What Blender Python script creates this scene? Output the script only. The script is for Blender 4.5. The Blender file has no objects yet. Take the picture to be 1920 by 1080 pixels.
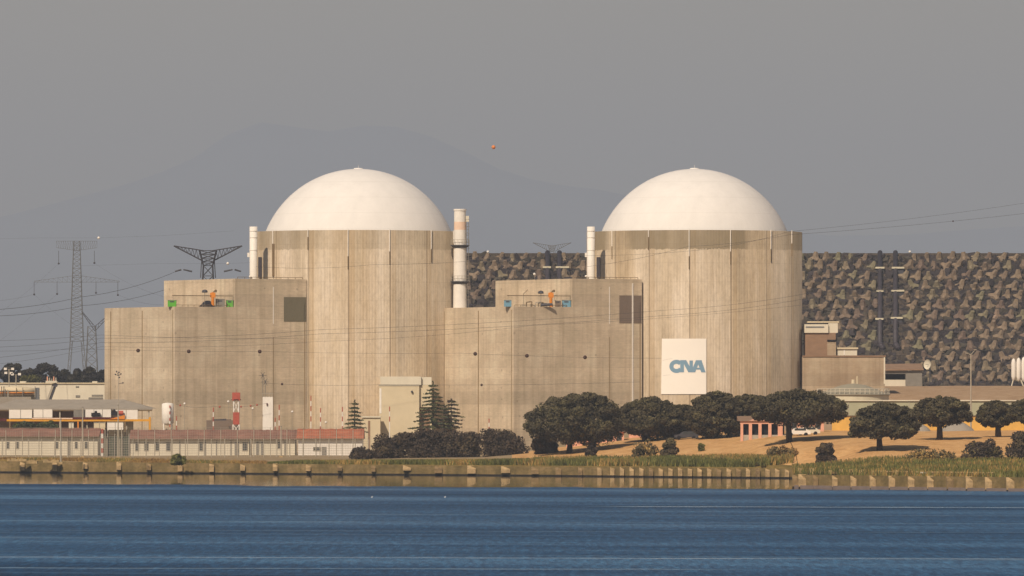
import bpy, math, random
import numpy as np
from mathutils import Vector, Matrix

SC = bpy.context.scene
COL = SC.collection
F, HC, YH = 13500.0, 12.0, 760.0     # focal length in photo pixels, eye height above the water, eye level row

# ------------------------------------------------------------------ camera
cam_data = bpy.data.cameras.new('camera')
cam = bpy.data.objects.new('camera', cam_data); COL.objects.link(cam)
cam.location = (0, 0, HC)
cam.rotation_euler = (math.radians(90), 0, 0)
cam_data.sensor_width = 36.0
cam_data.lens = F / 1920 * 36.0
cam_data.shift_y = (YH - 540) / 1920
cam_data.clip_start = 1.0
cam_data.clip_end = 60000
SC.camera = cam

# ------------------------------------------------------------------ sky, sun, exposure
SUN_EL, SUN_AZ = math.radians(43), math.radians(25)      # azimuth to the left of the camera's back
sdir = Vector((-math.sin(SUN_AZ) * math.cos(SUN_EL), -math.cos(SUN_AZ) * math.cos(SUN_EL), math.sin(SUN_EL)))
world = bpy.data.worlds.new('World'); SC.world = world
world.use_nodes = True
wt = world.node_tree
for n in list(wt.nodes): wt.nodes.remove(n)
sky = wt.nodes.new('ShaderNodeTexSky'); sky.sky_type = 'NISHITA'; sky.sun_disc = False
sky.sun_elevation = SUN_EL; sky.sun_rotation = math.pi + SUN_AZ
sky.altitude = 200; sky.air_density = 1.0; sky.dust_density = 2.0; sky.ozone_density = 1.5
bg = wt.nodes.new('ShaderNodeBackground'); bg.inputs['Strength'].default_value = 0.052
wo = wt.nodes.new('ShaderNodeOutputWorld')
# a dusty warm band low over the horizon, as far as the eye sees through the dry air
wtc = wt.nodes.new('ShaderNodeTexCoord'); wsep = wt.nodes.new('ShaderNodeSeparateXYZ'); wt.links.new(wtc.outputs['Generated'], wsep.inputs[0])
wr = wt.nodes.new('ShaderNodeValToRGB'); wr.color_ramp.elements[0].position = 0.055; wr.color_ramp.elements[0].color = (1, 1, 1, 1)
wr.color_ramp.elements[1].position = 0.11; wr.color_ramp.elements[1].color = (0, 0, 0, 1); wt.links.new(wsep.outputs[2], wr.inputs[0])
wm = wt.nodes.new('ShaderNodeMix'); wm.data_type = 'RGBA'; wt.links.new(wr.outputs[0], wm.inputs[0]); wt.links.new(sky.outputs[0], wm.inputs[6])
wm.inputs[7].default_value = (9.3, 7.9, 4.8, 1)
wt.links.new(wm.outputs[2], bg.inputs['Color']); wt.links.new(bg.outputs[0], wo.inputs['Surface'])
ld = bpy.data.lights.new('sun', 'SUN'); ld.energy = 4.85; ld.angle = math.radians(0.5); ld.color = (1.0, 0.855, 0.69)
sun = bpy.data.objects.new('sun', ld); COL.objects.link(sun)
sun.rotation_euler = sdir.to_track_quat('Z', 'Y').to_euler()
SC.view_settings.view_transform = 'Standard'; SC.view_settings.look = 'None'
SC.view_settings.exposure = 0.0; SC.view_settings.gamma = 1.0
SC.view_settings.use_curve_mapping = False
SC.render.engine = 'CYCLES'
SC.cycles.max_bounces = 5; SC.cycles.diffuse_bounces = 2; SC.cycles.volume_bounces = 0
SC.cycles.use_denoising = True

# ------------------------------------------------------------------ helpers
def s2l(c):
    return tuple(((v / 255) / 12.92) if v / 255 <= 0.04045 else (((v / 255) + 0.055) / 1.055) ** 2.4 for v in c)

def W(px, py, Y):
    return Vector(((px - 960) * Y / F, Y, HC + (YH - py) * Y / F))
def WX(px, Y): return (px - 960) * Y / F
def WZ(py, Y): return HC + (YH - py) * Y / F

class Mat:
    def __init__(s, name):
        s.m = bpy.data.materials.new(name); s.m.use_nodes = True
        s.t = s.m.node_tree; s.b = s.t.nodes['Principled BSDF']; s.b.inputs['Roughness'].default_value = 0.85
        s.b.inputs['Specular IOR Level'].default_value = 0.25
    def n(s, kind, **kw):
        nd = s.t.nodes.new(kind)
        for k, v in kw.items():
            if k in nd.inputs: nd.inputs[k].default_value = v
            else: setattr(nd, k, v)
        return nd
    def l(s, a, b): s.t.links.new(a, b)
    def coord(s, scale=(1, 1, 1), rand=False):
        tc = s.n('ShaderNodeTexCoord'); mp = s.n('ShaderNodeMapping')
        mp.inputs['Scale'].default_value = scale
        s.l(tc.outputs['Object'], mp.inputs['Vector'])
        return mp.outputs[0]
    def noise(s, scale=(1, 1, 1), sc=1.0, detail=4, rough=0.55, vec=None):
        n = s.n('ShaderNodeTexNoise'); n.inputs['Scale'].default_value = sc
        n.inputs['Detail'].default_value = detail; n.inputs['Roughness'].default_value = rough
        s.l(vec if vec is not None else s.coord(scale), n.inputs['Vector'])
        return n.outputs['Fac']
    def ramp(s, fac, stops, interp='LINEAR'):
        r = s.n('ShaderNodeValToRGB'); r.color_ramp.interpolation = interp
        el = r.color_ramp.elements
        while len(el) < len(stops): el.new(0.5)
        for e, (p, c) in zip(el, stops):
            e.position = p; e.color = (*c, 1) if len(c) == 3 else c
        s.l(fac, r.inputs[0]); return r.outputs[0]
    def mix(s, fac, a, b, mode='MIX'):
        m = s.n('ShaderNodeMix', data_type='RGBA', blend_type=mode)
        for v, i in ((fac, 0), (a, 6), (b, 7)):
            if isinstance(v, (int, float)): m.inputs[i].default_value = v
            elif isinstance(v, tuple): m.inputs[i].default_value = (*v, 1)
            else: s.l(v, m.inputs[i])
        return m.outputs[2]
    def math(s, op, a, b=None, c=None):
        m = s.n('ShaderNodeMath', operation=op)
        for i, v in enumerate((a, b, c)):
            if v is None: continue
            if isinstance(v, (int, float)): m.inputs[i].default_value = v
            else: s.l(v, m.inputs[i])
        return m.outputs[0]
    def bump(s, h, strength=0.3, dist=0.1):
        b = s.n('ShaderNodeBump'); b.inputs['Strength'].default_value = strength; b.inputs['Distance'].default_value = dist
        s.l(h, b.inputs['Height']); s.l(b.outputs[0], s.b.inputs['Normal'])
    def col(s, c):
        if isinstance(c, tuple): s.b.inputs['Base Color'].default_value = (*c, 1)
        else: s.l(c, s.b.inputs['Base Color'])
        return s

def simple(name, c, var=0.25, sc=1.5, rough=0.8, metal=0.0, zs=1.0):
    m = Mat(name); c = s2l(c)
    n = m.noise((1, 1, zs), sc, 5, 0.6)
    a = tuple(v * (1 - var) for v in c); b = tuple(min(1, v * (1 + var)) for v in c)
    m.col(m.ramp(n, [(0.3, a), (0.7, b)])); m.b.inputs['Roughness'].default_value = rough
    m.b.inputs['Metallic'].default_value = metal
    return m.m

def concrete_panels(name, c1, c2, c3):
    """board-marked flat wall: pour lines each 1.25 m, blotches, tie holes"""
    m = Mat(name)
    a, b, c = s2l(c1), s2l(c2), s2l(c3)
    big = m.noise((1, 1, 1), 0.13, 5, 0.65)
    base = m.ramp(big, [(0.38, a), (0.5, b), (0.62, c)])
    sep = m.n('ShaderNodeSeparateXYZ'); tc = m.n('ShaderNodeTexCoord'); m.l(tc.outputs['Object'], sep.inputs[0])
    z = sep.outputs[2]
    # each pour has its own tone
    fl = m.math('FLOOR', m.math('DIVIDE', z, 2.5))
    wn = m.n('ShaderNodeTexWhiteNoise', noise_dimensions='1D'); m.l(fl, wn.inputs['W'])
    base = m.mix(0.7, base, m.ramp(wn.outputs['Value'], [(0, (0.80, 0.80, 0.80)), (1, (1.06, 1.06, 1.06))]), 'MULTIPLY')
    fr = m.math('FRACT', m.math('DIVIDE', z, 2.5))
    ln = m.math('LESS_THAN', fr, 0.055)
    base = m.mix(m.math('MULTIPLY', ln, 0.16), base, tuple(v * 0.5 for v in a))
    fine = m.noise((0.6, 0.6, 3), 1.2, 6, 0.8)
    base = m.mix(0.65, base, m.ramp(fine, [(0.3, (0.72, 0.70, 0.68)), (0.7, (1.14, 1.13, 1.1))]), 'MULTIPLY')
    st = m.noise((1.4, 1.4, 0.05), 0.5, 4, 0.65)
    base = m.mix(0.48, base, m.ramp(st, [(0.36, (0.66, 0.63, 0.57)), (0.52, (1, 1, 1)), (0.74, (1.12, 1.1, 1.06))]), 'MULTIPLY')
    vo = m.n('ShaderNodeTexVoronoi'); vo.inputs['Scale'].default_value = 0.30; vo.inputs['Randomness'].default_value = 0.35
    m.l(m.coord((1, 1, 1)), vo.inputs['Vector'])
    base = m.mix(m.math('MULTIPLY', m.math('LESS_THAN', vo.outputs['Distance'], 0.075), 0.35), base, s2l((100, 84, 66)))
    m.col(base); m.b.inputs['Roughness'].default_value = 0.9
    m.bump(fine, 0.25, 0.05)
    return m.m

def concrete_ribbed(name, R, ztop, cap_dark, seed):
    """cylinder shell: vertical ribs, streaks running down, joints each 22.5 degrees"""
    m = Mat(name)
    tc = m.n('ShaderNodeTexCoord'); sep = m.n('ShaderNodeSeparateXYZ'); m.l(tc.outputs['Object'], sep.inputs[0])
    x, y, z = sep.outputs
    ang = m.math('ARCTAN2', x, m.math('MULTIPLY', y, -1.0))       # 0 = towards -Y
    u = m.math('MULTIPLY', ang, R)
    cb = m.n('ShaderNodeCombineXYZ'); m.l(u, cb.inputs[0]); m.l(m.math('MULTIPLY', z, 0.035), cb.inputs[2]); cb.inputs[1].default_value = seed
    v1 = cb.outputs[0]
    cb2 = m.n('ShaderNodeCombineXYZ'); m.l(u, cb2.inputs[0]); m.l(m.math('MULTIPLY', z, 0.22), cb2.inputs[2]); cb2.inputs[1].default_value = seed + 7
    big = m.noise(vec=cb2.outputs[0], sc=0.16, detail=4, rough=0.6)
    base = m.ramp(big, [(0.30, s2l((172, 156, 132))), (0.48, s2l((190, 172, 146))), (0.66, s2l((204, 188, 166)))])
    streak = m.noise(vec=v1, sc=1.9, detail=6, rough=0.78)
    base = m.mix(0.55, base, m.ramp(streak, [(0.30, (0.56, 0.51, 0.43)), (0.48, (0.95, 0.93, 0.9)), (0.60, (1.05, 1.04, 1.02)), (0.74, (1.35, 1.34, 1.3))]), 'MULTIPLY')
    grain = m.noise((1, 1, 0.6), 1.3, 6, 0.8)
    base = m.mix(0.7, base, m.ramp(grain, [(0.34, (0.78, 0.77, 0.75)), (0.5, (1, 1, 1)), (0.66, (1.15, 1.14, 1.12))]), 'MULTIPLY')
    # wide rusty stain bands
    st2 = m.noise(vec=v1, sc=0.17, detail=2, rough=0.5)
    base = m.mix(0.5, base, m.ramp(st2, [(0.38, (0.74, 0.66, 0.54)), (0.5, (1, 1, 1)), (0.64, (0.92, 0.93, 0.98))]), 'MULTIPLY')
    # joints
    j = m.math('FRACT', m.math('ADD', m.math('DIVIDE', ang, math.radians(22.0)), 100.19))
    jl = m.math('LESS_THAN', m.math('ABSOLUTE', m.math('SUBTRACT', j, 0.0)), 0.03)
    base = m.mix(m.math('MULTIPLY', jl, 0.55), base, s2l((84, 66, 46)))
    jw = m.math('LESS_THAN', m.math('ABSOLUTE', m.math('SUBTRACT', j, 0.09)), 0.07)
    base = m.mix(m.math('MULTIPLY', jw, 0.22), base, s2l((150, 118, 70)))
    # ring beam at the top, a darker pour, stained in patches
    edge = m.math('ADD', z, m.math('MULTIPLY', m.math('SUBTRACT', streak, 0.5), 1.4))
    cap = m.math('GREATER_THAN', edge, ztop - 3.9)
    patch = m.ramp(m.noise(vec=cb2.outputs[0], sc=0.11, detail=1), [(0.42, (0.25, 0.25, 0.25)), (0.56, (1, 1, 1))])
    base = m.mix(m.math('MULTIPLY', cap, m.math('MULTIPLY', patch, cap_dark)), base, s2l((112, 98, 72)))
    pour = m.math('LESS_THAN', m.math('FRACT', m.math('DIVIDE', z, 3.9)), 0.03)
    base = m.mix(m.math('MULTIPLY', pour, 0.13), base, s2l((90, 74, 52)))
    # ribs
    rb = m.math('SINE', m.math('MULTIPLY', u, 2 * math.pi / 0.62))
    base = m.mix(m.math('MULTIPLY', m.math('GREATER_THAN', rb, 0.45), 0.1), base, s2l((120, 98, 70)))
    m.col(base); m.b.inputs['Roughness'].default_value = 0.92
    m.bump(rb, 0.3, 0.05)
    return m.m

class MB:
    def __init__(s): s.v = []; s.f = []; s.mi = []
    def quad(s, a, b, c, d, mi=0):
        n = len(s.v); s.v += [tuple(a), tuple(b), tuple(c), tuple(d)]; s.f.append((n, n + 1, n + 2, n + 3)); s.mi.append(mi)
    def prism(s, pts, z0, z1, mi=0):
        """plan polygon extruded from z0 to z1 (z1 may be a list)"""
        n = len(s.v); k = len(pts)
        z1s = z1 if isinstance(z1, (list, tuple)) else [z1] * k
        s.v += [(p[0], p[1], z0) for p in pts] + [(p[0], p[1], z1s[i]) for i, p in enumerate(pts)]
        for i in range(k):
            j = (i + 1) % k; s.f.append((n + i, n + j, n + k + j, n + k + i)); s.mi.append(mi)
        s.f.append(tuple(n + k + i for i in range(k))); s.f.append(tuple(n + k - 1 - i for i in range(k))); s.mi += [mi, mi]
    def box(s, x0, x1, y0, y1, z0, z1, mi=0):
        s.prism([(x0, y0), (x1, y0), (x1, y1), (x0, y1)], z0, z1, mi)
    def cyl(s, a, b, r0, r1=None, n=12, mi=0, caps=True):
        a, b = Vector(a), Vector(b); r1 = r0 if r1 is None else r1
        d = (b - a).normalized(); t = Vector((0, 0, 1)) if abs(d.z) < 0.9 else Vector((1, 0, 0))
        u = d.cross(t).normalized(); w = d.cross(u)
        k = len(s.v)
        for c, r in ((a, r0), (b, r1)):
            for i in range(n):
                t_ = 2 * math.pi * i / n; s.v.append(tuple(c + u * (r * math.cos(t_)) + w * (r * math.sin(t_))))
        for i in range(n):
            j = (i + 1) % n; s.f.append((k + i, k + j, k + n + j, k + n + i)); s.mi.append(mi)
        if caps:
            s.f.append(tuple(k + i for i in range(n - 1, -1, -1))); s.f.append(tuple(k + n + i for i in range(n))); s.mi += [mi, mi]
    def tube(s, pts, r, n=4, mi=0):
        for a, b in zip(pts, pts[1:]): s.cyl(a, b, r, r, n, mi, False)
    def lathe(s, c, prof, n=48, mi=0, a0=0, a1=2 * math.pi):
        k = len(s.v); full = abs(a1 - a0 - 2 * math.pi) < 1e-6; m_ = n if full else n + 1
        for r, z in prof:
            for i in range(m_):
                t = a0 + (a1 - a0) * i / n; s.v.append((c[0] + r * math.cos(t), c[1] + r * math.sin(t), c[2] + z))
        for p in range(len(prof) - 1):
            for i in range(n):
                j = (i + 1) % m_ if full else i + 1
                s.f.append((k + p * m_ + i, k + p * m_ + j, k + (p + 1) * m_ + j, k + (p + 1) * m_ + i)); s.mi.append(mi)
    def sphere(s, c, r, n=8, mi=0):
        s.lathe(c, [(max(1e-3, r * math.sin(math.pi * i / n)), -r * math.cos(math.pi * i / n)) for i in range(n + 1)], max(8, n), mi)
    def build(s, name, mat, parent=None, origin=None, smooth=False):
        o0 = Vector((0, 0, 0)); q = parent
        while q is not None: o0 += q.location; q = q.parent
        off = Vector(origin) if origin is not None else Vector((0, 0, 0))
        if parent is not None: off = Vector((0, 0, 0))
        sub = o0 + off
        me = bpy.data.meshes.new(name)
        v = np.array(s.v, dtype=np.float64) - np.array(sub)
        me.from_pydata(v.tolist(), [], s.f)
        mats = mat if isinstance(mat, (list, tuple)) else [mat]
        for m_ in mats: me.materials.append(m_)
        if any(s.mi): me.polygons.foreach_set('material_index', s.mi)
        if smooth: me.polygons.foreach_set('use_smooth', [True] * len(s.f))
        me.update()
        ob = bpy.data.objects.new(name, me); COL.objects.link(ob)
        if parent is not None: ob.parent = parent
        else: ob.location = off
        return ob

def tag(o, label=None, cat=None, group=None, kind=None):
    if label: o['label'] = label
    if cat: o['category'] = cat
    if group: o['group'] = group
    if kind: o['kind'] = kind
    return o
def thing(name, loc, label, cat, group=None):
    o = bpy.data.objects.new(name, None); COL.objects.link(o); o.location = loc; o.empty_display_size = 1
    return tag(o, label, cat, group)
def copy_tree(o, parent=None):
    c = o.copy(); COL.objects.link(c); c.parent = parent
    for ch in list(o.children): copy_tree(ch, c)
    return c
def smooth_shell(o, ang=40):
    for p in o.data.polygons: p.use_smooth = True
    return o
def interp(x, pts):
    if x <= pts[0][0]: return pts[0][1]
    for (a, va), (b, vb) in zip(pts, pts[1:]):
        if x <= b: return va + (vb - va) * (x - a) / (b - a)
    return pts[-1][1]

# ------------------------------------------------------------------ materials
M = {}
M['panel'] = concrete_panels('concrete_panels', (194, 177, 151), (205, 186, 160), (214, 198, 172))
def shell_mat():
    m = Mat('white_dome_coating'); c = s2l((226, 220, 212))
    n = m.noise((0.6, 0.6, 0.25), 0.5, 6, 0.75); k = m.ramp(n, [(0.3, tuple(v * .91 for v in c)), (0.6, c), (0.8, tuple(min(1, v * 1.03) for v in c))])
    tc = m.n('ShaderNodeTexCoord'); sep = m.n('ShaderNodeSeparateXYZ'); m.l(tc.outputs['Object'], sep.inputs[0])
    w = m.math('ADD', m.math('DIVIDE', sep.outputs[2], 3.3), m.math('MULTIPLY', n, 0.06))
    k = m.mix(m.math('MULTIPLY', m.math('LESS_THAN', m.math('FRACT', w), 0.05), 0.16), k, s2l((190, 182, 170)))
    m.col(k); m.b.inputs['Roughness'].default_value = 0.75; return m.m
M['white_shell'] = shell_mat()
M['white'] = simple('white_paint', (228, 220, 208), 0.06, 0.8, 0.6)
M['cream'] = simple('cream_render', (206, 190, 158), 0.07, 0.3, 0.85)
M['cream_light'] = simple('pale_cladding', (212, 202, 180), 0.08, 0.4, 0.8, zs=0.2)
M['steel'] = simple('galvanised_steel', (112, 112, 112), 0.15, 1.0, 0.6)
M['steel_dark'] = simple('dark_steel', (70, 68, 72), 0.2, 1.0, 0.6)
M['wire'] = simple('conductor', (60, 60, 64), 0.1, 1.0, 0.6)
M['pipe_dark'] = simple('bitumen_coated_steel', (62, 56, 60), 0.2, 0.5, 0.55)
M['dark'] = simple('dark_opening', (34, 30, 32), 0.2, 1.0, 0.9)
M['wall_joint'] = simple('stained_wall_joint', (146, 124, 92), 0.2, 0.7, 0.9, zs=0.3)
M['stain_pipe'] = simple('brown_stained_joint', (118, 98, 70), 0.25, 0.7, 0.9, zs=0.2)
M['dark_joint'] = simple('open_joint', (98, 82, 60), 0.35, 1.5, 0.9, zs=0.5)
M['louver'] = simple('grey_green_louver', (112, 104, 82), 0.10, 3.0, 0.7)
M['louver2'] = simple('grey_brown_louver', (120, 104, 90), 0.10, 3.0, 0.7)
M['green'] = simple('bright_green_paint', (92, 168, 52), 0.1, 2, 0.5)
M['blue'] = simple('pale_blue_paint', (110, 150, 168), 0.1, 2, 0.5)
M['orange'] = simple('orange_paint', (214, 130, 40), 0.1, 2, 0.5)
M['yellow'] = simple('yellow_paint', (214, 152, 40), 0.12, 1, 0.5)
M['red'] = simple('faded_red_paint', (172, 84, 66), 0.12, 2, 0.6)
M['redwood'] = simple('dark_red_paint', (86, 34, 28), 0.2, 2, 0.6)
M['pale_red'] = simple('faded_red_band', (226, 194, 168), 0.08, 1, 0.6)
M['tarp'] = simple('black_tarpaulin', (38, 34, 38), 0.2, 2, 0.5)
M['grey'] = simple('grey_metal', (128, 122, 112), 0.12, 1, 0.6)
M['roof_grey'] = simple('grey_fibre_cement', (150, 140, 126), 0.10, 0.5, 0.85)
M['roof_red'] = simple('weathered_red_tiles', (134, 96, 80), 0.32, 0.35, 0.9)
M['roof_orange'] = simple('orange_red_tiles', (166, 98, 70), 0.3, 0.7, 0.9)
M['glass'] = simple('dark_window_glass', (70, 72, 72), 0.2, 1.2, 0.2)
M['frame'] = simple('pale_frame', (168, 158, 140), 0.1, 2, 0.7)
M['pink'] = simple('pink_plaster', (218, 162, 134), 0.12, 0.8, 0.9)
M['palegreen'] = simple('pale_green_paint', (164, 162, 134), 0.06, 0.5, 0.7)
M['ochre'] = simple('ochre_yellow_paint', (214, 168, 84), 0.12, 0.4, 0.8)
M['tank'] = simple('weathered_pale_tank', (204, 194, 166), 0.08, 0.5, 0.7)
M['tank_roof'] = simple('grey_tank_roof', (146, 138, 118), 0.1, 0.5, 0.7)
M['annex'] = concrete_panels('annex_concrete', (164, 142, 116), (172, 152, 126), (182, 164, 138))
M['brownwall'] = simple('brown_concrete', (140, 112, 88), 0.14, 0.5, 0.9, zs=2)
M['ball_unlit'] = simple('unlit_orange_ball', (72, 50, 40), 0.2, 2, 0.6)  # orange ball colour darkened as if unlit
M['ball_orange'] = simple('orange_marker_ball', (214, 130, 70), 0.1, 2, 0.6)
M['blue_sign'] = simple('grey_blue_letter', (122, 152, 172), 0.03, 1, 0.7)
M['banner'] = simple('white_banner_fabric', (240, 232, 220), 0.02, 0.3, 0.8)
M['banner_line'] = simple('banner_crease', (214, 208, 198), 0.02, 1, 0.8)
M['bird'] = simple('white_feathers', (230, 228, 222), 0.03, 2, 0.8)
M['bark'] = simple('dark_bark', (64, 52, 42), 0.3, 3, 0.95, zs=0.3)
def leafmat(name, c):
    m = Mat(name); c = s2l(c)
    n = m.noise((1, 1, 1), 0.7, 3, 0.6)
    m.col(m.ramp(n, [(0.35, tuple(v * 0.62 for v in c)), (0.65, tuple(v * 1.3 for v in c))]))
    m.b.inputs['Roughness'].default_value = 0.75; m.b.inputs['Specular IOR Level'].default_value = 0.15
    return m.m
M['leaf_a'] = leafmat('oak_leaf_dark', (72, 65, 47)); M['leaf_b'] = leafmat('oak_leaf', (84, 76, 54)); M['leaf_c'] = leafmat('oak_leaf_light', (96, 88, 60))
M['bush_a'] = leafmat('bush_leaf', (72, 61, 50)); M['bush_b'] = leafmat('bush_leaf_light', (88, 76, 56))
M['con_a'] = leafmat('needle_dark', (68, 74, 50)); M['con_b'] = leafmat('needle_light', (98, 96, 62)); M['con_c'] = leafmat('needle_brown', (96, 84, 62))
M['far_a'] = leafmat('far_leaf_dark', (46, 42, 40)); M['far_b'] = leafmat('far_leaf', (58, 54, 44)); M['far_g'] = leafmat('far_leaf_olive', (78, 76, 36))
M['brush'] = leafmat('dry_brush', (134, 104, 60)); M['brush_g'] = leafmat('grey_green_shrub', (104, 92, 62))
M['reed_g'] = leafmat('reed_green', (114, 110, 58)); M['reed_y'] = leafmat('reed_straw', (156, 126, 72)); M['reed_d'] = leafmat('reed_dark', (88, 90, 46))
M['tile_green'] = simple('dark_green_mesh_screen', (74, 78, 66), 0.15, 1, 0.9)

# ------------------------------------------------------------------ shoreline and terrain
SHORE_A = [(-600, 1560), (-200, 1352), (-91.5, 1286), (-43, 1257), (0, 1227), (47, 1181)]
SHORE_B = [(40.8, 1045), (71, 1003), (120, 940), (400, 700), (3000, 300)]
def shore(X):
    return interp(X, SHORE_A) if X < 47.0 else interp(X, SHORE_B)
def px_of(X, Y=1200.0): return 960 + F * X / Y
FOOT = [(700, 1275), (900, 1264), (1000, 1252), (1080, 1242), (1200, 1224), (1400, 1200), (1500, 1172), (1600, 1160), (1920, 1150)]
PLAT = [(700, 2.3), (900, 2.7), (1000, 3.6), (1080, 4.5), (1200, 6.0), (1400, 7.3), (1600, 7.4), (1920, 7.4)]
_rng = random.Random(5)
def fbm(x, y):
    return (math.sin(x * 0.11 + 1.3 * math.sin(y * 0.07)) * math.cos(y * 0.09 + 0.7 * math.sin(x * 0.05)) +
            0.5 * math.sin(x * 0.31 + y * 0.17) * math.cos(y * 0.27 - x * 0.13))
def TZ(X, Y):
    p = px_of(X); S = shore(X) if not (40 < X < 47) else 1181
    ft = interp(p, FOOT); pl = interp(p, PLAT)
    t = min(1, max(0, (Y - S - 3) / max(8, ft - S)))
    b = 1.78 + t * (0.5 if p < 1000 else 0.5 + 0.9 * min(1, (p - 1000) / 500))
    b = min(b, pl)
    r = max(0.0, Y - ft) * 0.098; top = pl - b
    if top > 0.01:
        r = top * (1 - math.exp(-((r / top) ** 1.6))) if r > 0 else 0
    else: r = 0
    if X > 47:
        w = max(min(1.0, (X - 47) / 12), min(1.0, max(0.0, (Y - 1181) / 11)))
        b = 1.76 + (b - 1.76) * w; r *= w
    z = b + r
    if Y > 1300: z += 0.0
    if p > 1450:
        k = min(1, max(0, (Y - 1400) / 130)); k = k * k * (3 - 2 * k); z += k * (16.2 - z)
    elif Y > 1500:
        k = min(1, (Y - 1500) / 150); z += k * (6 - z)
    if Y - S > 6: z += 0.10 * fbm(X, Y) * min(1, (Y - S - 6) / 10)
    return z

def ground_mat(name, stops, sc=0.35, stretch=(1, 1, 1)):
    m = Mat(name)
    n1 = m.noise(stretch, sc, 6, 0.7)
    c = m.ramp(n1, [(p, s2l(c_)) for p, c_ in stops])
    n2 = m.noise((1, 1, 1), 2.2, 3, 0.6)
    c = m.mix(0.5, c, m.ramp(n2, [(0.35, (0.78, 0.76, 0.72)), (0.65, (1.12, 1.12, 1.1))]), 'MULTIPLY')
    m.col(c); m.b.inputs['Roughness'].default_value = 0.95; m.b.inputs['Specular IOR Level'].default_value = 0.05
    m.bump(n2, 0.4, 0.12)
    return m.m
M['dry'] = ground_mat('dry_grass', [(0.3, (172, 130, 84)), (0.5, (198, 154, 102)), (0.7, (212, 172, 120))])
M['dirt'] = ground_mat('dusty_ground', [(0.3, (134, 114, 88)), (0.5, (150, 130, 100)), (0.7, (160, 142, 112))])
M['verge'] = ground_mat('verge_soil', [(0.3, (94, 84, 48)), (0.55, (116, 98, 56)), (0.75, (140, 114, 68))])
M['berm'] = ground_mat('tan_earth', [(0.3, (150, 122, 94)), (0.5, (166, 138, 108)), (0.7, (176, 150, 122))])

xs = [-20000, -7000, -4000, -2000, -1000, -500, -300, -220] + [-170 + 2.0 * i for i in range(109)] + [46.95, 47.05] + [48 + 2.0 * i for i in range(60)] + [190, 260, 500, 1000, 2000, 4000, 7000, 20000]
vs = [0.5, 1.5, 3, 5, 7] + [9 + 2.5 * i for i in range(90)] + [240, 260, 280, 300, 330, 360, 400, 450, 500, 560, 640, 800, 1200, 2000, 3500, 6000, 9000, 16000, 24000, 34000]
mb = MB(); nx, nv = len(xs), len(vs) + 1
for X in xs:
    S = shore(X)
    mb.v.append((X, S + 0.5, -3.0))
    for v in vs:
        Y = min(S + v, 36500); mb.v.append((X, Y, TZ(X, Y)))
for i in range(nx - 1):
    if abs(xs[i] - 46.95) < 1e-6: continue
    for k in range(nv - 1):
        a = i * nv + k
        mb.f.append((a, a + nv, a + nv + 1, a + 1))
        X, Y, _ = mb.v[a]; p = px_of(X); ft = interp(p, FOOT)
        mi = 1
        if k == 0: mi = 2
        elif p > 940 and Y < ft + 1.0: mi = 2
        elif p > 940 and Y < 1330: mi = 0
        elif p > 1400 and Y < 1900: mi = 3
        elif 560 < p <= 940 and Y < ft - 6: mi = 2
        mb.mi.append(mi)
g = mb.build('ground', [M['dry'], M['dirt'], M['verge'], M['berm']], smooth=True); tag(g, kind='structure')

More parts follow.
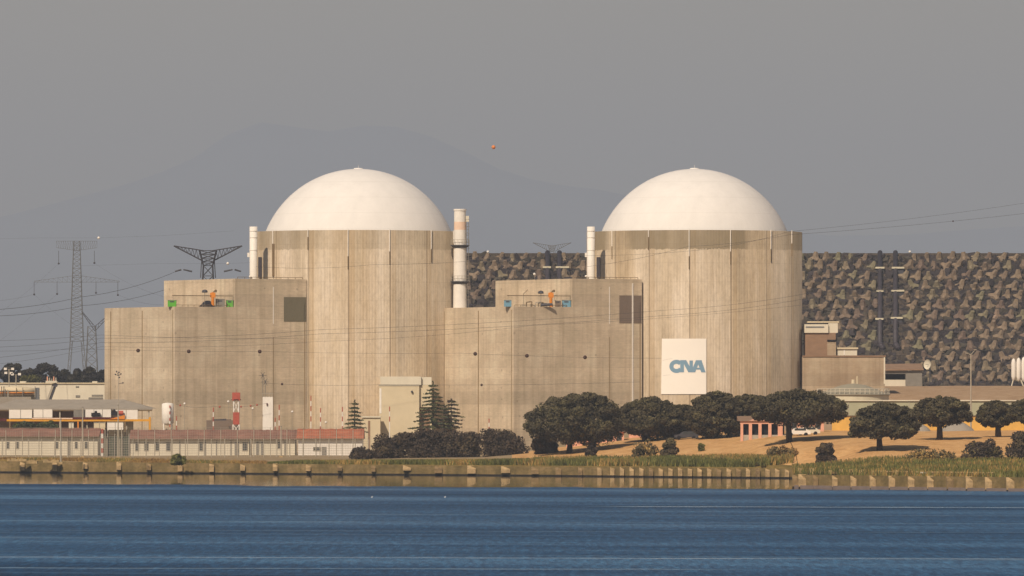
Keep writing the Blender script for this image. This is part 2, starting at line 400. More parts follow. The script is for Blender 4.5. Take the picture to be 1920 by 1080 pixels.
# water -------------------------------------------------------------
def water_mat():
    m = Mat('reservoir_water')
    b = m.b; b.inputs['IOR'].default_value = 1.33; b.inputs['Specular IOR Level'].default_value = 0.5
    tc = m.n('ShaderNodeTexCoord'); sep = m.n('ShaderNodeSeparateXYZ'); m.l(tc.outputs['Object'], sep.inputs[0])
    x, y, z = sep.outputs
    # wind streaks: long in X, running slightly towards the camera on the right
    yy = m.math('ADD', y, m.math('MULTIPLY', x, 0.35))
    cb = m.n('ShaderNodeCombineXYZ'); m.l(m.math('MULTIPLY', x, 0.0035), cb.inputs[0]); m.l(m.math('MULTIPLY', yy, 0.017), cb.inputs[1])
    band = m.noise(vec=cb.outputs[0], sc=1.0, detail=5, rough=0.62)
    cb3 = m.n('ShaderNodeCombineXYZ'); m.l(m.math('MULTIPLY', x, 0.006), cb3.inputs[0]); m.l(m.math('MULTIPLY', yy, 0.11), cb3.inputs[1]); cb3.inputs[2].default_value = 3.3
    slick = m.noise(vec=cb3.outputs[0], sc=1.0, detail=2, rough=0.5)
    # calm strip in the lee of the wall: distance to the far wall line
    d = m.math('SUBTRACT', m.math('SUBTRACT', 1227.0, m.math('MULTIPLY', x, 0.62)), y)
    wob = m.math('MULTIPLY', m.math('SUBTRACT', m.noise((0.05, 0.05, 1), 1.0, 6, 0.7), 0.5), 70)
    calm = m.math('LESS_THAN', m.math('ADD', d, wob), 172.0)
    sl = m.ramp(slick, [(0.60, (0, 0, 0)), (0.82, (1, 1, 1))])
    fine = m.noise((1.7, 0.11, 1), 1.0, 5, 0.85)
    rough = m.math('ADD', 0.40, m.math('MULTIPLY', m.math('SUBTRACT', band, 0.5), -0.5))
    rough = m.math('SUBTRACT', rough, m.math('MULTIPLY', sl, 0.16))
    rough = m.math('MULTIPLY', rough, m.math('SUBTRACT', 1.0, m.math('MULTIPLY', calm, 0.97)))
    m.l(rough, b.inputs['Roughness'])
    # a long pale slick drifting off the projecting quay, and thinner ones nearer the camera
    def slickline(yc, slope, half, x0, x1, w0=8.0):
        dd = m.math('ABSOLUTE', m.math('SUBTRACT', m.math('ADD', y, m.math('MULTIPLY', x, slope)), yc))
        on = m.math('LESS_THAN', m.math('ADD', dd, m.math('MULTIPLY', m.noise((0.12, 0.4, 1), 1.0, 4), half * 1.9)), half * 1.45)
        mr = m.n('ShaderNodeMapRange'); m.l(x, mr.inputs[0]); mr.inputs[1].default_value = x0; mr.inputs[2].default_value = x0 + w0
        mr2 = m.n('ShaderNodeMapRange'); m.l(x, mr2.inputs[0]); mr2.inputs[1].default_value = x1; mr2.inputs[2].default_value = x1 + w0; mr2.inputs[3].default_value = 1; mr2.inputs[4].default_value = 0
        return m.math('MULTIPLY', on, m.math('MULTIPLY', mr.outputs[0], mr2.outputs[0]))
    lines = None
    for (yc, slp, hf, x0, x1, amt) in ((856, .18, 4.5, 8, 200, 1.0), (790, .16, 2.5, -200, 200, .35), (740, .2, 2.5, -200, 200, .3), (686, .14, 2.2, -200, 60, .3), (566, .10, 2.4, -200, 200, .55), (528, .10, 2.0, -200, 10, .6), (1010, .5, 5, -200, -55, .5)):
        q = m.math('MULTIPLY', slickline(yc, slp, hf, x0, x1), amt)
        lines = q if lines is None else m.math('MAXIMUM', lines, q)
    rough = m.math('SUBTRACT', rough, m.math('MULTIPLY', lines, 0.22))
    m.l(rough, b.inputs['Roughness'])
    mixf = m.math('ADD', m.math('MULTIPLY', band, 0.42), m.math('MULTIPLY', fine, 0.58))
    deep = m.ramp(mixf, [(0.38, s2l((2, 34, 60))), (0.5, s2l((8, 64, 102))), (0.61, s2l((60, 116, 156)))])  # light and dark of the fine chop painted into the base colour
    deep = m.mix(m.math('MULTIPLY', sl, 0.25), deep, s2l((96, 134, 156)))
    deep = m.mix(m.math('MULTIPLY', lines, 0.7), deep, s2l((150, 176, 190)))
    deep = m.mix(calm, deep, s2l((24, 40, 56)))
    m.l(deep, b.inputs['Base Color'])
    b.inputs['Specular IOR Level'].default_value = 0.16
    rip = m.noise((1.6, 0.3, 1), 1.0, 4, 0.75)
    rip2 = m.noise((0.25, 0.04, 1), 1.0, 3, 0.6)
    h = m.math('ADD', rip, m.math('MULTIPLY', rip2, 2.0))
    h = m.math('MULTIPLY', h, m.math('SUBTRACT', 1.0, m.math('MULTIPLY', calm, 0.965)))
    m.bump(h, 0.9, 0.5)
    return m.m
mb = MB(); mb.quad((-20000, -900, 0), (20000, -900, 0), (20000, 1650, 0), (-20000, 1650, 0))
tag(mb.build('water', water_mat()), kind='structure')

# mountain ---------------------------------------------------------
RIDGE = [(-3500, 560), (-1200, 520), (-300, 470), (0, 408), (130, 374), (250, 342), (350, 306), (430, 250), (500, 226), (545, 236), (600, 250), (650, 240), (705, 232),
         (770, 242), (840, 268), (900, 300), (960, 328), (1040, 346), (1130, 356), (1200, 372), (1300, 405), (1420, 432), (1560, 442), (1700, 440), (1850, 428), (1960, 422), (2300, 440), (3500, 520), (6000, 600)]
mm = ground_mat('hazed_mountain_scrub', [(0.3, (104, 118, 136)), (0.6, (122, 134, 148))], 0.0006)  # haze blue mixed into the ground colour to lower the contrast
YR = 30000.0
mb = MB(); NXm, NYm = 150, 26
rr = random.Random(3)
for i in range(NXm + 1):
    px = -3500 + 9500 * i / NXm
    X = WX(px, YR)
    zr = WZ(interp(px, RIDGE), YR)
    for k in range(NYm + 1):
        t = -1 + 2 * k / NYm
        Y = YR + t * 7000
        fall = max(0, 1 - abs(t)) ** 1.1
        bump_ = 1 + 0.0 if abs(t) < 1e-6 else 1 - 0.16 * abs(math.sin(X * 0.0018 + t * 3) * math.cos(X * 0.0007 - t * 5))
        mb.v.append((X, Y, 0.0 + zr * fall * bump_))
for i in range(NXm):
    for k in range(NYm):
        a = i * (NYm + 1) + k; mb.f.append((a, a + NYm + 1, a + NYm + 2, a + 1)); mb.mi.append(0)
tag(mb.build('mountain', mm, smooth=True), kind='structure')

# ------------------------------------------------------------------ haze
mh = bpy.data.materials.new('haze_air'); mh.use_nodes = True
t = mh.node_tree
for n in list(t.nodes): t.nodes.remove(n)
pv = t.nodes.new('ShaderNodeVolumePrincipled'); mo = t.nodes.new('ShaderNodeOutputMaterial')
pv.inputs['Color'].default_value = (0.76, 0.84, 0.97, 1); pv.inputs['Density'].default_value = 9.2e-5
pv.inputs['Anisotropy'].default_value = 0.05
t.links.new(pv.outputs[0], mo.inputs['Volume'])
mb = MB(); mb.box(-20500, 20500, -1000, 38000, -4, 1380)
hz = mb.build('haze', mh); tag(hz, kind='stuff'); hz.display_type = 'WIRE'

# ------------------------------------------------------------------ reactor buildings
YC, RC = 1500.0, 22.45
GZ = 2.2
def rib_profile():
    R = 20.85; cz = -7.6
    pr = []
    for i in range(25):
        a = math.radians(68.6) * (1 - i / 24)
        pr.append((max(0.02, R * math.sin(a)), R * math.cos(a) + cz))
    return pr
def containment(pxc, label, banner, mat, capfix):
    cx = WX(pxc, YC); zt = WZ(436, YC)
    t = thing('containment_building', (cx, YC, GZ), label, 'reactor building', 'domed reactor buildings')
    mb = MB(); mb.lathe((cx, YC, 0), [(RC, GZ - 1), (RC, zt), (19.9, zt + 0.004), (19.6, zt - 0.3)], 144)
    w = mb.build('cylinder_wall', mat, t)
    w.data.polygons.foreach_set('use_smooth', [True] * 144 + [False] * 288)
    mb = MB(); mb.lathe((cx, YC, zt), rib_profile(), 96)
    mb.build('dome', M['white_shell'], t, smooth=True)
    mb = MB(); mb.cyl((cx, YC, zt + 13.1), (cx, YC, zt + 13.42), 1.1, 0.9, 16)
    mb.cyl((cx, YC, zt + 13.4), (cx, YC, zt + 14.1), 0.05, 0.03, 5)
    mb.build('dome_vent', M['white_shell'], t)
    for ang, l in ((-50.5, 3.2), (-26.2, 1.4), (-4.2, 5.4), (17.8, 4.4), (43, 3.8), (62, 2.5)):
        a = math.radians(ang); x = cx + (RC + 0.08) * math.sin(a); y = YC - (RC + 0.08) * math.cos(a)
        mb = MB(); mb.cyl((x, y, zt + 0.15), (x, y, zt - l), 0.11, 0.09, 6); mb.build('downpipe', M['white'], t)
        mb = MB(); mb.cyl((x, y, zt - l), (x, y, zt - l - 2.6), 0.10, 0.10, 6); mb.build('stained_pipe', M['stain_pipe'], t)
    # dark upright box by the small stack
    a = math.radians(-63.5); x = cx + (RC + 0.05) * math.sin(a); y = YC - (RC + 0.05) * math.cos(a)
    mb = MB(); mb.box(x - 0.36, x + 0.36, y - 0.9, y + 0.3, WZ(523, YC), WZ(484, YC)); mb.build('dark_upright_box', M['pipe_dark'], t)
    if pxc < 1000:
        a = math.radians(-50); x = cx + (RC + 0.05) * math.sin(a); y = YC - (RC + 0.05) * math.cos(a)
        mb = MB(); mb.box(x - 0.26, x + 0.26, y - 0.25, y + 0.2, WZ(520, YC), WZ(460, YC)); mb.build('cable_duct', M['stain_pipe'], t)
    # small roof edge lamps
    return t
m1 = concrete_ribbed('ribbed_concrete_west', RC, WZ(436, YC) - GZ, 0.5, 1.0)
m2 = concrete_ribbed('ribbed_concrete_east', RC, WZ(436, YC) - GZ, 0.75, 4.4)
c1 = containment(672, 'left domed reactor building beside the tall banded stack, no banner on its wall', False, m1, 0)
c2 = containment(1302, 'right domed reactor building carrying the white banner on its ribbed wall', True, m2, 0)

# banner wrapped on the second cylinder
cx2 = WX(1302, YC)
def on_cyl(dx, z, out):
    a = math.asin(max(-0.99, min(0.99, dx / RC)))
    return (cx2 + (RC + out) * math.sin(a), YC - (RC + out) * math.cos(a), z)
bt = thing('banner', (WX(1282, 1478), YC - RC, WZ(739, 1478)), 'large white banner with blue lettering hung on the right reactor wall', 'banner')
YB = 1478.5
def bx_(px): return (px - 960) * YB / F - cx2
mb = MB(); N = 14
for i in range(N):
    for (ya, yb, la, ra, lb, rb_) in ((739, 635, 1240, 1324, 1241.5, 1324),):
        f0, f1 = i / N, (i + 1) / N
        p = [on_cyl(bx_(la + (ra - la) * f0), WZ(ya, YB), 0.16), on_cyl(bx_(la + (ra - la) * f1), WZ(ya, YB), 0.16),
             on_cyl(bx_(lb + (rb_ - lb) * f1), WZ(yb, YB), 0.16), on_cyl(bx_(lb + (rb_ - lb) * f0), WZ(yb, YB), 0.16)]
        mb.quad(*p)
        q = [on_cyl(bx_(la + (ra - la) * f0), WZ(ya, YB), 0.11), on_cyl(bx_(la + (ra - la) * f1), WZ(ya, YB), 0.11),
             on_cyl(bx_(lb + (rb_ - lb) * f1), WZ(yb, YB), 0.11), on_cyl(bx_(lb + (rb_ - lb) * f0), WZ(yb, YB), 0.11)]
        mb.quad(q[3], q[2], q[1], q[0])
        mb.quad(p[3], p[2], q[2], q[3]); mb.quad(q[0], q[1], p[1], p[0])
mb.build('fabric', M['banner'], bt)
def strip(mb, pts, w, out):
    """flat stroke along a polyline given in pixels (px, py), half width w in pixels"""
    L, Rr = [], []
    for i, p in enumerate(pts):
        a = pts[max(0, i - 1)]; b = pts[min(len(pts) - 1, i + 1)]
        dx, dy = b[0] - a[0], b[1] - a[1]; d = math.hypot(dx, dy) or 1
        ww = w[i] if isinstance(w, list) else w
        L.append((p[0] - dy / d * ww, p[1] + dx / d * ww)); Rr.append((p[0] + dy / d * ww, p[1] - dx / d * ww))
    for i in range(len(pts) - 1):
        mb.quad(*[on_cyl(bx_(q[0]), WZ(q[1], YB), out) for q in (L[i], L[i + 1], Rr[i + 1], Rr[i])])
def poly(mb, pts, out):
    n = len(mb.v); mb.v += [on_cyl(bx_(q[0]), WZ(q[1], YB), out) for q in pts]
    mb.f.append(tuple(range(n + len(pts) - 1, n - 1, -1))); mb.mi.append(0)
# C: fat ring, open to the right
mb = MB()
strip(mb, [(1268.5 + 9.3 * math.cos(math.radians(a)), 687 - 8.6 * math.sin(math.radians(a))) for a in range(38, 329, 12)], 3.8, 0.19)
mb.build('letter', M['blue_sign'], bt)
mb = MB()   # N
poly(mb, [(1275.5, 675.2), (1282.4, 675.2), (1282.4, 698), (1275.5, 698)], 0.200)
poly(mb, [(1278.5, 675.2), (1286.5, 675.2), (1299, 698), (1290.5, 698)], 0.205)
poly(mb, [(1292.6, 676), (1299, 676), (1299, 698), (1292.6, 698)], 0.200)
mb.build('letter', M['blue_sign'], bt)
mb = MB()   # A
poly(mb, [(1304.6, 675.4), (1312, 675.4), (1303, 698), (1295.5, 698)], 0.212)
poly(mb, [(1305.8, 675.4), (1315, 675.4), (1322.6, 698), (1314.5, 698)], 0.216)
poly(mb, [(1303, 689.5), (1317, 689.5), (1318, 693), (1301.5, 693)], 0.208)
mb.build('letter', M['blue_sign'], bt)
mb = MB(); strip(mb, [(1243 + 2 * i, 676 - 3.6 * math.sin(i * 0.16)) for i in range(10)], 0.35, 0.18)
mb.build('faint_arc', M['banner_line'], bt); mb = MB()
strip(mb, [(1243 + 2 * i, 704.5 + 0.1 * i - 2.2 * math.sin(i * 0.2)) for i in range(8)], 0.35, 0.18)
mb.build('faint_arc', M['banner_line'], bt)

# auxiliary buildings: an L of blocks seen on the corner
def aux_building(label):
    K = (WX(328, 1464), 1464.0); Rr = (WX(575, 1479.7), 1479.7); Lb = (WX(196, 1489), 1489.0)
    dv = ((Rr[0] - K[0]), (Rr[1] - K[1])); lv = ((Lb[0] - K[0]), (Lb[1] - K[1]))
    fs = (440 - 328) / (575 - 328)
    S_ = (K[0] + dv[0] * fs, K[1] + dv[1] * fs)
    z1, z2 = WZ(575, 1466), WZ(523, 1475)
    t = thing('auxiliary_building', (K[0], K[1], GZ), label, 'industrial building', 'stepped concrete auxiliary buildings')
    def P2(a, b, extra=0): return (K[0] + dv[0] * a + lv[0] * b, K[1] + dv[1] * a + lv[1] * b)
    mb = MB(); mb.prism([P2(0, 0), P2(fs - 0.0005, 0), P2(fs - 0.0005, 1), P2(0, 1)], GZ - 1, z1); mb.build('lower_block', M['panel'], t)
    mb = MB(); mb.prism([P2(fs, 0), P2(1, 0), P2(1, 1), P2(fs, 1)], GZ - 1, z2); mb.build('upper_block', M['panel'], t)
    # parapet rims
    dn = Vector((dv[1], -dv[0], 0)).normalized(); ln_ = Vector((lv[1] * -1, lv[0], 0)).normalized() 
    def on_d(a, z, out=0.05): p = P2(a, 0); return (p[0] + dn.x * out, p[1] + dn.y * out, z)
    lnv = Vector((-lv[1], lv[0], 0)).normalized()
    if lnv.y > 0: lnv = -lnv
    def on_l(b, z, a=0.0, out=0.05): p = P2(a, b); return (p[0] + lnv.x * out, p[1] + lnv.y * out, z)
    def plate(f, a0, a1, z0, z1_, th=0.05):
        mb = MB(); A, B = Vector(f(a0, 0)), Vector(f(a1, 0)); A2, B2 = Vector(f(a0, 0, out=-0.03)), Vector(f(a1, 0, out=-0.03))
        mb.prism([(A.x, A.y), (B.x, B.y), (B2.x, B2.y), (A2.x, A2.y)], z0, z1_); return mb
    def ld(a, z, out=0.05): return on_d(a, z, out)
    # vertical joints and pipes on the front face (a measured along it) and on the end face
    for a, w, zt_, m_ in ((0.745, 0.003, 26, 'wall_joint'), (0.985, 0.007, z2 - 5, 'wall_joint'), (0.745, 0.004, 0, None)):
        if m_ is None: continue
        plate(ld, a - w / 2, a + w / 2, GZ, zt_).build('wall_joint', M[m_], t)
    plate(ld, 0.745 - 0.003, 0.745 + 0.003, z2 - 9.2, z2 - 1.6).build('white_pipe', M['white'], t)
    le = lambda b, z, out=0.05: on_l(b, z, 0.0, out)
    for b, w, m_ in ((0.91, 0.012, 'wall_joint'), (0.46, 0.010, 'wall_joint'), (0.03, 0.006, 'wall_joint')):
        plate(le, b - w / 2, b + w / 2, GZ, z1 - 0.7).build('wall_joint', M[m_], t)
    return t, P2, on_d, on_l, dn, lnv, fs, z1, z2, ld, plate
A1 = aux_building('left stepped concrete building with green cabins on its lower roof')
t1, P2, on_d, on_l, dn, lnv, fs, z1, z2, ld_, plate = A1
t2 = copy_tree(t1); DX = 68.9
t2.location = t1.location + Vector((DX, 0, 0)); t2['label'] = 'stepped concrete building with pale blue cabins between the two domes'
plate(ld_, 0.825, 0.995, WZ(603, 1478), WZ(557, 1478)).build('louver', M['louver'], t1)
o = plate(ld_, 0.822, 0.995, WZ(606, 1478), WZ(554, 1478)).build('louver', M['louver2'], t1)
o.parent = t2
o2 = plate(ld_, 0.920, 0.930, WZ(765, 1478), WZ(531, 1478), 0.1)
o2 = o2.build('white_pipe', M['white'], t1); o2.parent = t2
o2.location = (dn.x * 0.08, dn.y * 0.08, 0)
# roof edge rails of both upper blocks
for tt, dxx in ((t1, 0), (t2, DX)):
    mb = MB()
    for a0, a1, b, z in ((fs + 0.03, 0.98, 0.0, z2), (0.02, fs - 0.03, 0.0, z1)):
        n = 9
        for i in range(n + 1):
            p = P2(a0 + (a1 - a0) * i / n, 0.02); mb.cyl((p[0] , p[1], z), (p[0], p[1], z + 0.35), 0.05, 0.05, 4)
        p, q = P2(a0, 0.02), P2(a1, 0.02); mb.cyl((p[0], p[1], z + 0.35), (q[0], q[1], z + 0.35), 0.05, 0.05, 4)
    o = mb.build('edge_rail', M['stain_pipe'], t1)
    if tt is t2: o.parent = t2

# stacks ------------------------------------------------------------
def small_stack(px, y0, label):
    Y = 1483.0; x = WX(px, Y); zb = z2 + 0.0
    t = thing('vent_stack', (x, Y, zb), label, 'vent stack', 'slim white vent stacks beside the domes')
    mb = MB(); mb.lathe((x, Y, 0), [(0.80, zb), (0.80, WZ(y0, Y)), (0.68, WZ(y0, Y) + 0.01), (0.68, WZ(y0, Y) - 1.0)], 24)
    mb.build('flue', M['white'], t, smooth=True)
    for yy in (434, 446, 470):
        mb = MB(); mb.lathe((x, Y, WZ(yy, Y)), [(0.78, 0), (0.86, 0.01), (0.86, 0.14), (0.78, 0.15)], 20); mb.build('flange', M['white'], t)
    mb = MB(); mb.box(x - 1.25, x - 0.8, Y - 0.3, Y + 0.1, WZ(482, Y), WZ(474, Y)); mb.build('junction_box', M['white'], t)
    return t
S1 = small_stack(475.2, 425, 'slim white vent stack standing left of the left dome')
x_in_t2 = WX(1108, 1483.0)
S2 = small_stack(1108, 425, 'slim white vent stack standing left of the right dome')

def big_stack():
    Y = 1487.0; x = WX(862.5, Y); zb = z1; zt = WZ(392, Y)
    t = thing('tall_stack', (x, Y, zb), 'tall white stack with a faded orange band and two platforms', 'vent stack')
    mb = MB(); zr = [zb, WZ(528, Y), WZ(460, Y), WZ(431, Y)]
    mb.lathe((x, Y, 0), [(1.42, zb), (1.36, zr[1]), (1.30, zr[2]), (1.25, zr[3])], 28); mb.build('shaft', M['white'], t, smooth=True)
    mb = MB(); mb.lathe((x, Y, 0), [(1.252, zr[3]), (1.235, WZ(416, Y))], 28); mb.build('painted_band', M['pale_red'], t, smooth=True)
    mb = MB(); mb.lathe((x, Y, 0), [(1.235, WZ(416, Y)), (1.2, zt), (1.32, zt + 0.01), (1.32, zt - 0.35), (1.05, zt - 0.34), (1.05, zt - 0.9)], 28); mb.build('stack_top', M['white'], t, smooth=False)
    for yy in (460, 528):
        zz = WZ(yy, Y)
        mb = MB(); mb.lathe((x, Y, zz), [(1.3, -0.55), (1.4, -0.5), (1.95, -0.05), (1.95, 0.06), (1.3, 0.06)], 20)
        pl = mb.build('platform', M['steel_dark'], t)
        mb = MB()
        for i in range(14):
            a = 2 * math.pi * i / 14; p = (x + 1.92 * math.cos(a), Y + 1.92 * math.sin(a)); mb.cyl((*p, zz + 0.06), (*p, zz + 1.15), 0.035, 0.035, 4)
        for h in (0.6, 1.15):
            mb.tube([(x + 1.92 * math.cos(2 * math.pi * i / 20), Y + 1.92 * math.sin(2 * math.pi * i / 20), zz + h) for i in range(21)], 0.035)
        mb.build('railing', M['frame'], pl)
    mb = MB(); lx, ly = x + 1.55, Y - 0.55
    for s in (-0.22, 0.22): mb.cyl((lx + s, ly, zb), (lx + s, ly, zt - 2), 0.05, 0.05, 4)
    zz = zb
    while zz < zt - 2: mb.cyl((lx - 0.22, ly, zz), (lx + 0.22, ly, zz), 0.03, 0.03, 4); zz += 0.6
    zz = zb + 1.8
    while zz < zt - 2:
        mb.tube([(lx + 0.42 * math.cos(a), ly - 0.1 + 0.42 * math.sin(a) - 0.2, zz) for a in [i * math.pi / 4 for i in range(9)]], 0.03); zz += 1.5
    mb.build('caged_ladder', M['grey'], t)
    mb = MB(); mb.box(x + 1.2, x + 1.85, Y - 0.6, Y - 0.1, WZ(416, Y), WZ(405, Y)); mb.build('instrument_box', M['cream_light'], t)
big_stack()

# equipment on the lower roofs --------------------------------------
YE = 1480.0
def roof_y(p):
    q = p if p < 600 else p - 633
    return 1464.9 + max(0.0, min(112.0, q - 328)) / 112 * 7.0
def cabin(px0, px1, y0, mat, label, cat, grp):
    Y = roof_y((px0 + px1) / 2)
    x0, x1 = WX(px0, Y), WX(px1, Y); zt = WZ(y0, Y)
    t = thing('roof_cabin', ((x0 + x1) / 2, Y, z1), label, cat, grp)
    mb = MB(); mb.box(x0, x1, Y, Y + 1.0, z1, zt - 0.12); mb.build('body', mat, t)
    mb = MB(); mb.box(x0 - 0.06, x1 + 0.06, Y - 0.08, Y + 1.06, zt - 0.12, zt); mb.build('lid', M['frame'], t)
    w = x1 - x0
    mb = MB(); mb.box(x0 + w * 0.25, x1 - w * 0.25, Y - 0.02, Y + 0.05, z1 + (zt - z1) * 0.62, z1 + (zt - z1) * 0.8); mb.build('vent', M['steel_dark'], t)
cabin(314.5, 330.5, 562, M['green'], 'bright green cabin at the left end of the lower roof', 'roof unit', 'coloured roof cabins')
cabin(424, 437, 562, M['green'], 'green cabin at the right end of the left lower roof', 'roof unit', 'coloured roof cabins')
cabin(945, 959, 562, M['blue'], 'pale blue cabin at the left end of its roof between the domes', 'roof unit', 'coloured roof cabins')
cabin(1054, 1070, 562, M['blue'], 'pale blue cabin beside the right upper block wall', 'roof unit', 'coloured roof cabins')
cabin(404, 421, 560, M['grey'], 'grey square cabinet between the orange davit and the green cabin', 'roof unit', 'grey roof cabinets')
cabin(1041, 1052, 563, M['louver2'], 'grey brown cabinet right of the pipework between the domes', 'roof unit', 'grey roof cabinets')
# tarpaulin heap
def tarp():
    Y = roof_y(372); mb = MB(); n = 14
    x0, x1 = WX(370, Y), WX(403, Y)
    prof = [0, .12, .3, .62, .92, 1.1, 1.25, 1.3, 1.28, 1.3, 1.2, 1.0, .75, .4, 0]
    rows = []
    for k in range(5):
        yy = Y + 1.2 + k * 0.7; s = math.sin(math.pi * (k + 0.6) / 5.2)
        rows.append([(x0 + (x1 - x0) * i / n, yy, z1 + 0.01 + prof[i] * s) for i in range(n + 1)])
    for k in range(4):
        for i in range(n): mb.quad(rows[k][i], rows[k][i + 1], rows[k + 1][i + 1], rows[k + 1][i])
    for i in range(n):
        mb.quad((rows[0][i][0], Y + 1.2, z1), (rows[0][i + 1][0], Y + 1.2, z1), rows[0][i + 1], rows[0][i])
    tag(mb.build('tarpaulin_cover', M['tarp'], origin=((x0 + x1) / 2, Y, z1)), 'black tarpaulin heaped over gear on the left lower roof', 'tarpaulin')
tarp()
def davit(px, label, mat):
    Y = roof_y(px); x = WX(px, Y); t = thing('roof_davit', (x, Y, z1), label, 'davit', 'orange davits on the lower roofs')
    mb = MB(); mb.cyl((x, Y, z1), (x + 0.0, Y, WZ(548, Y)), 0.35, 0.28, 8); mb.build('post', mat, t)
    mb = MB(); mb.box(x - 0.55, x + 0.55, Y - 0.3, Y + 0.3, WZ(558, Y), WZ(549, Y)); mb.build('winch', mat, t)
    mb = MB(); mb.cyl((x, Y, WZ(549, Y)), (x + 0.7, Y, WZ(543, Y)), 0.16, 0.1, 6); mb.cyl((x + 0.55, Y - .2, WZ(544, Y)), (x + 0.55, Y - .2, WZ(548, Y)), 0.28, 0.28, 8); mb.build('hook_arm', M['stain_pipe'], t)
davit(399, 'orange davit in front of the left upper block', M['orange'])
davit(1033, 'orange davit in front of the wall between the domes', M['orange'])
def roof_rail(pa, pb, label):
    Y = roof_y(pa); z = WZ(554, Y); t = thing('roof_handrail', (WX(pa, Y), Y, z1), label, 'railing', 'long rails above the lower roofs')
    Yb = roof_y(pb) - .3; Y0 = Y
    mb = MB(); mb.cyl((WX(pa, Y), Y, z), (WX(pb, Yb), Yb, z), 0.075, 0.075, 5); mb.build('rail', M['stain_pipe'], t)
    for i in range(5):
        Y = Y0 + (Yb - Y0) * (.02 + .96 * i / 4); x = WX(pa + 2 + (pb - pa - 4) * i / 4, Y); mb = MB(); mb.cyl((x, Y, z1), (x, Y, z), 0.03, 0.03, 4); mb.build('post', M['frame'], t)
roof_rail(323, 437, 'thin brown rail on posts above the left lower roof')
roof_rail(951, 1070, 'thin brown rail on posts above the lower roof between the domes')
def roof_lamp(px, y, label):
    Y = roof_y(px)
    x = WX(px, Y); z = WZ(y, Y); t = thing('roof_floodlight', (x, Y, z1), label, 'floodlight', 'floodlights over the lower roofs')
    mb = MB(); mb.cyl((x, Y, z1), (x, Y, z), 0.05, 0.05, 5); mb.build('pole', M['grey'], t)
    mb = MB(); mb.lathe((x, Y, z), [(0.05, 0.35), (0.5, 0.2), (0.62, -0.2), (0.45, -0.3), (0.02, -0.3)], 10); mb.build('lamp_head', M['steel_dark'], t)
roof_lamp(384, 546, 'dark hooded floodlight left of the left orange davit')
roof_lamp(1014, 548, 'dark hooded floodlight left of the orange davit between the domes')
def pipework():
    Y = roof_y(1018) - .6; t = thing('roof_pipework', (WX(1006, Y), Y, z1), 'tangle of pale pipes and valves on the roof between the domes', 'pipework')
    r = random.Random(4)
    for k in range(7):
        mb = MB(); x = 980 + k * 7.5 + r.uniform(-2, 2); h = r.uniform(3, 9)
        pts = [(WX(x, Y), Y + 0.3 * k, z1), (WX(x, Y), Y + 0.3 * k, z1 + h * 0.11), (WX(x + r.uniform(3, 12), Y), Y + 0.3 * k, z1 + h * 0.11 + r.uniform(-.2, .2)), (WX(x + r.uniform(8, 14), Y), Y + .3 * k, z1)]
        mb.tube(pts, 0.11, 6); mb.build('pipe', M[('frame', 'stain_pipe', 'grey')[k % 3]], t)
    mb = MB(); mb.cyl((WX(1014, Y), Y - .3, z1 + .35), (WX(1036, Y), Y - .3, z1 + .5), 0.28, 0.28, 8); mb.build('valve_body', M['steel_dark'], t)
    mb = MB(); mb.tube([(WX(982, Y), Y, z1), (WX(981.5, Y), Y, WZ(551, Y)), (WX(990, Y), Y, WZ(543, Y))], 0.06, 5); mb.build('hoist_arm', M['stain_pipe'], t)
pipework()
for px, y, lb in ((469, 519, 'small white globe lamp at the foot of the left slim stack'), (1099, 518, 'small white globe lamp at the foot of the right slim stack'), (1002, 514, 'small white globe lamp on the roof edge between the domes')):
    Y = 1482; t = thing('globe_lamp', (WX(px, Y), Y, z2), lb, 'lamp', 'white globe lamps on the upper roofs')
    mb = MB(); mb.sphere((WX(px, Y), Y, WZ(y, Y)), 0.27, 8); mb.build('globe', M['white'], t, smooth=True)
    mb = MB(); mb.cyl((WX(px, Y), Y, z2), (WX(px, Y), Y, WZ(y, Y)), 0.05, 0.05, 5); mb.build('post', M['grey'], t)

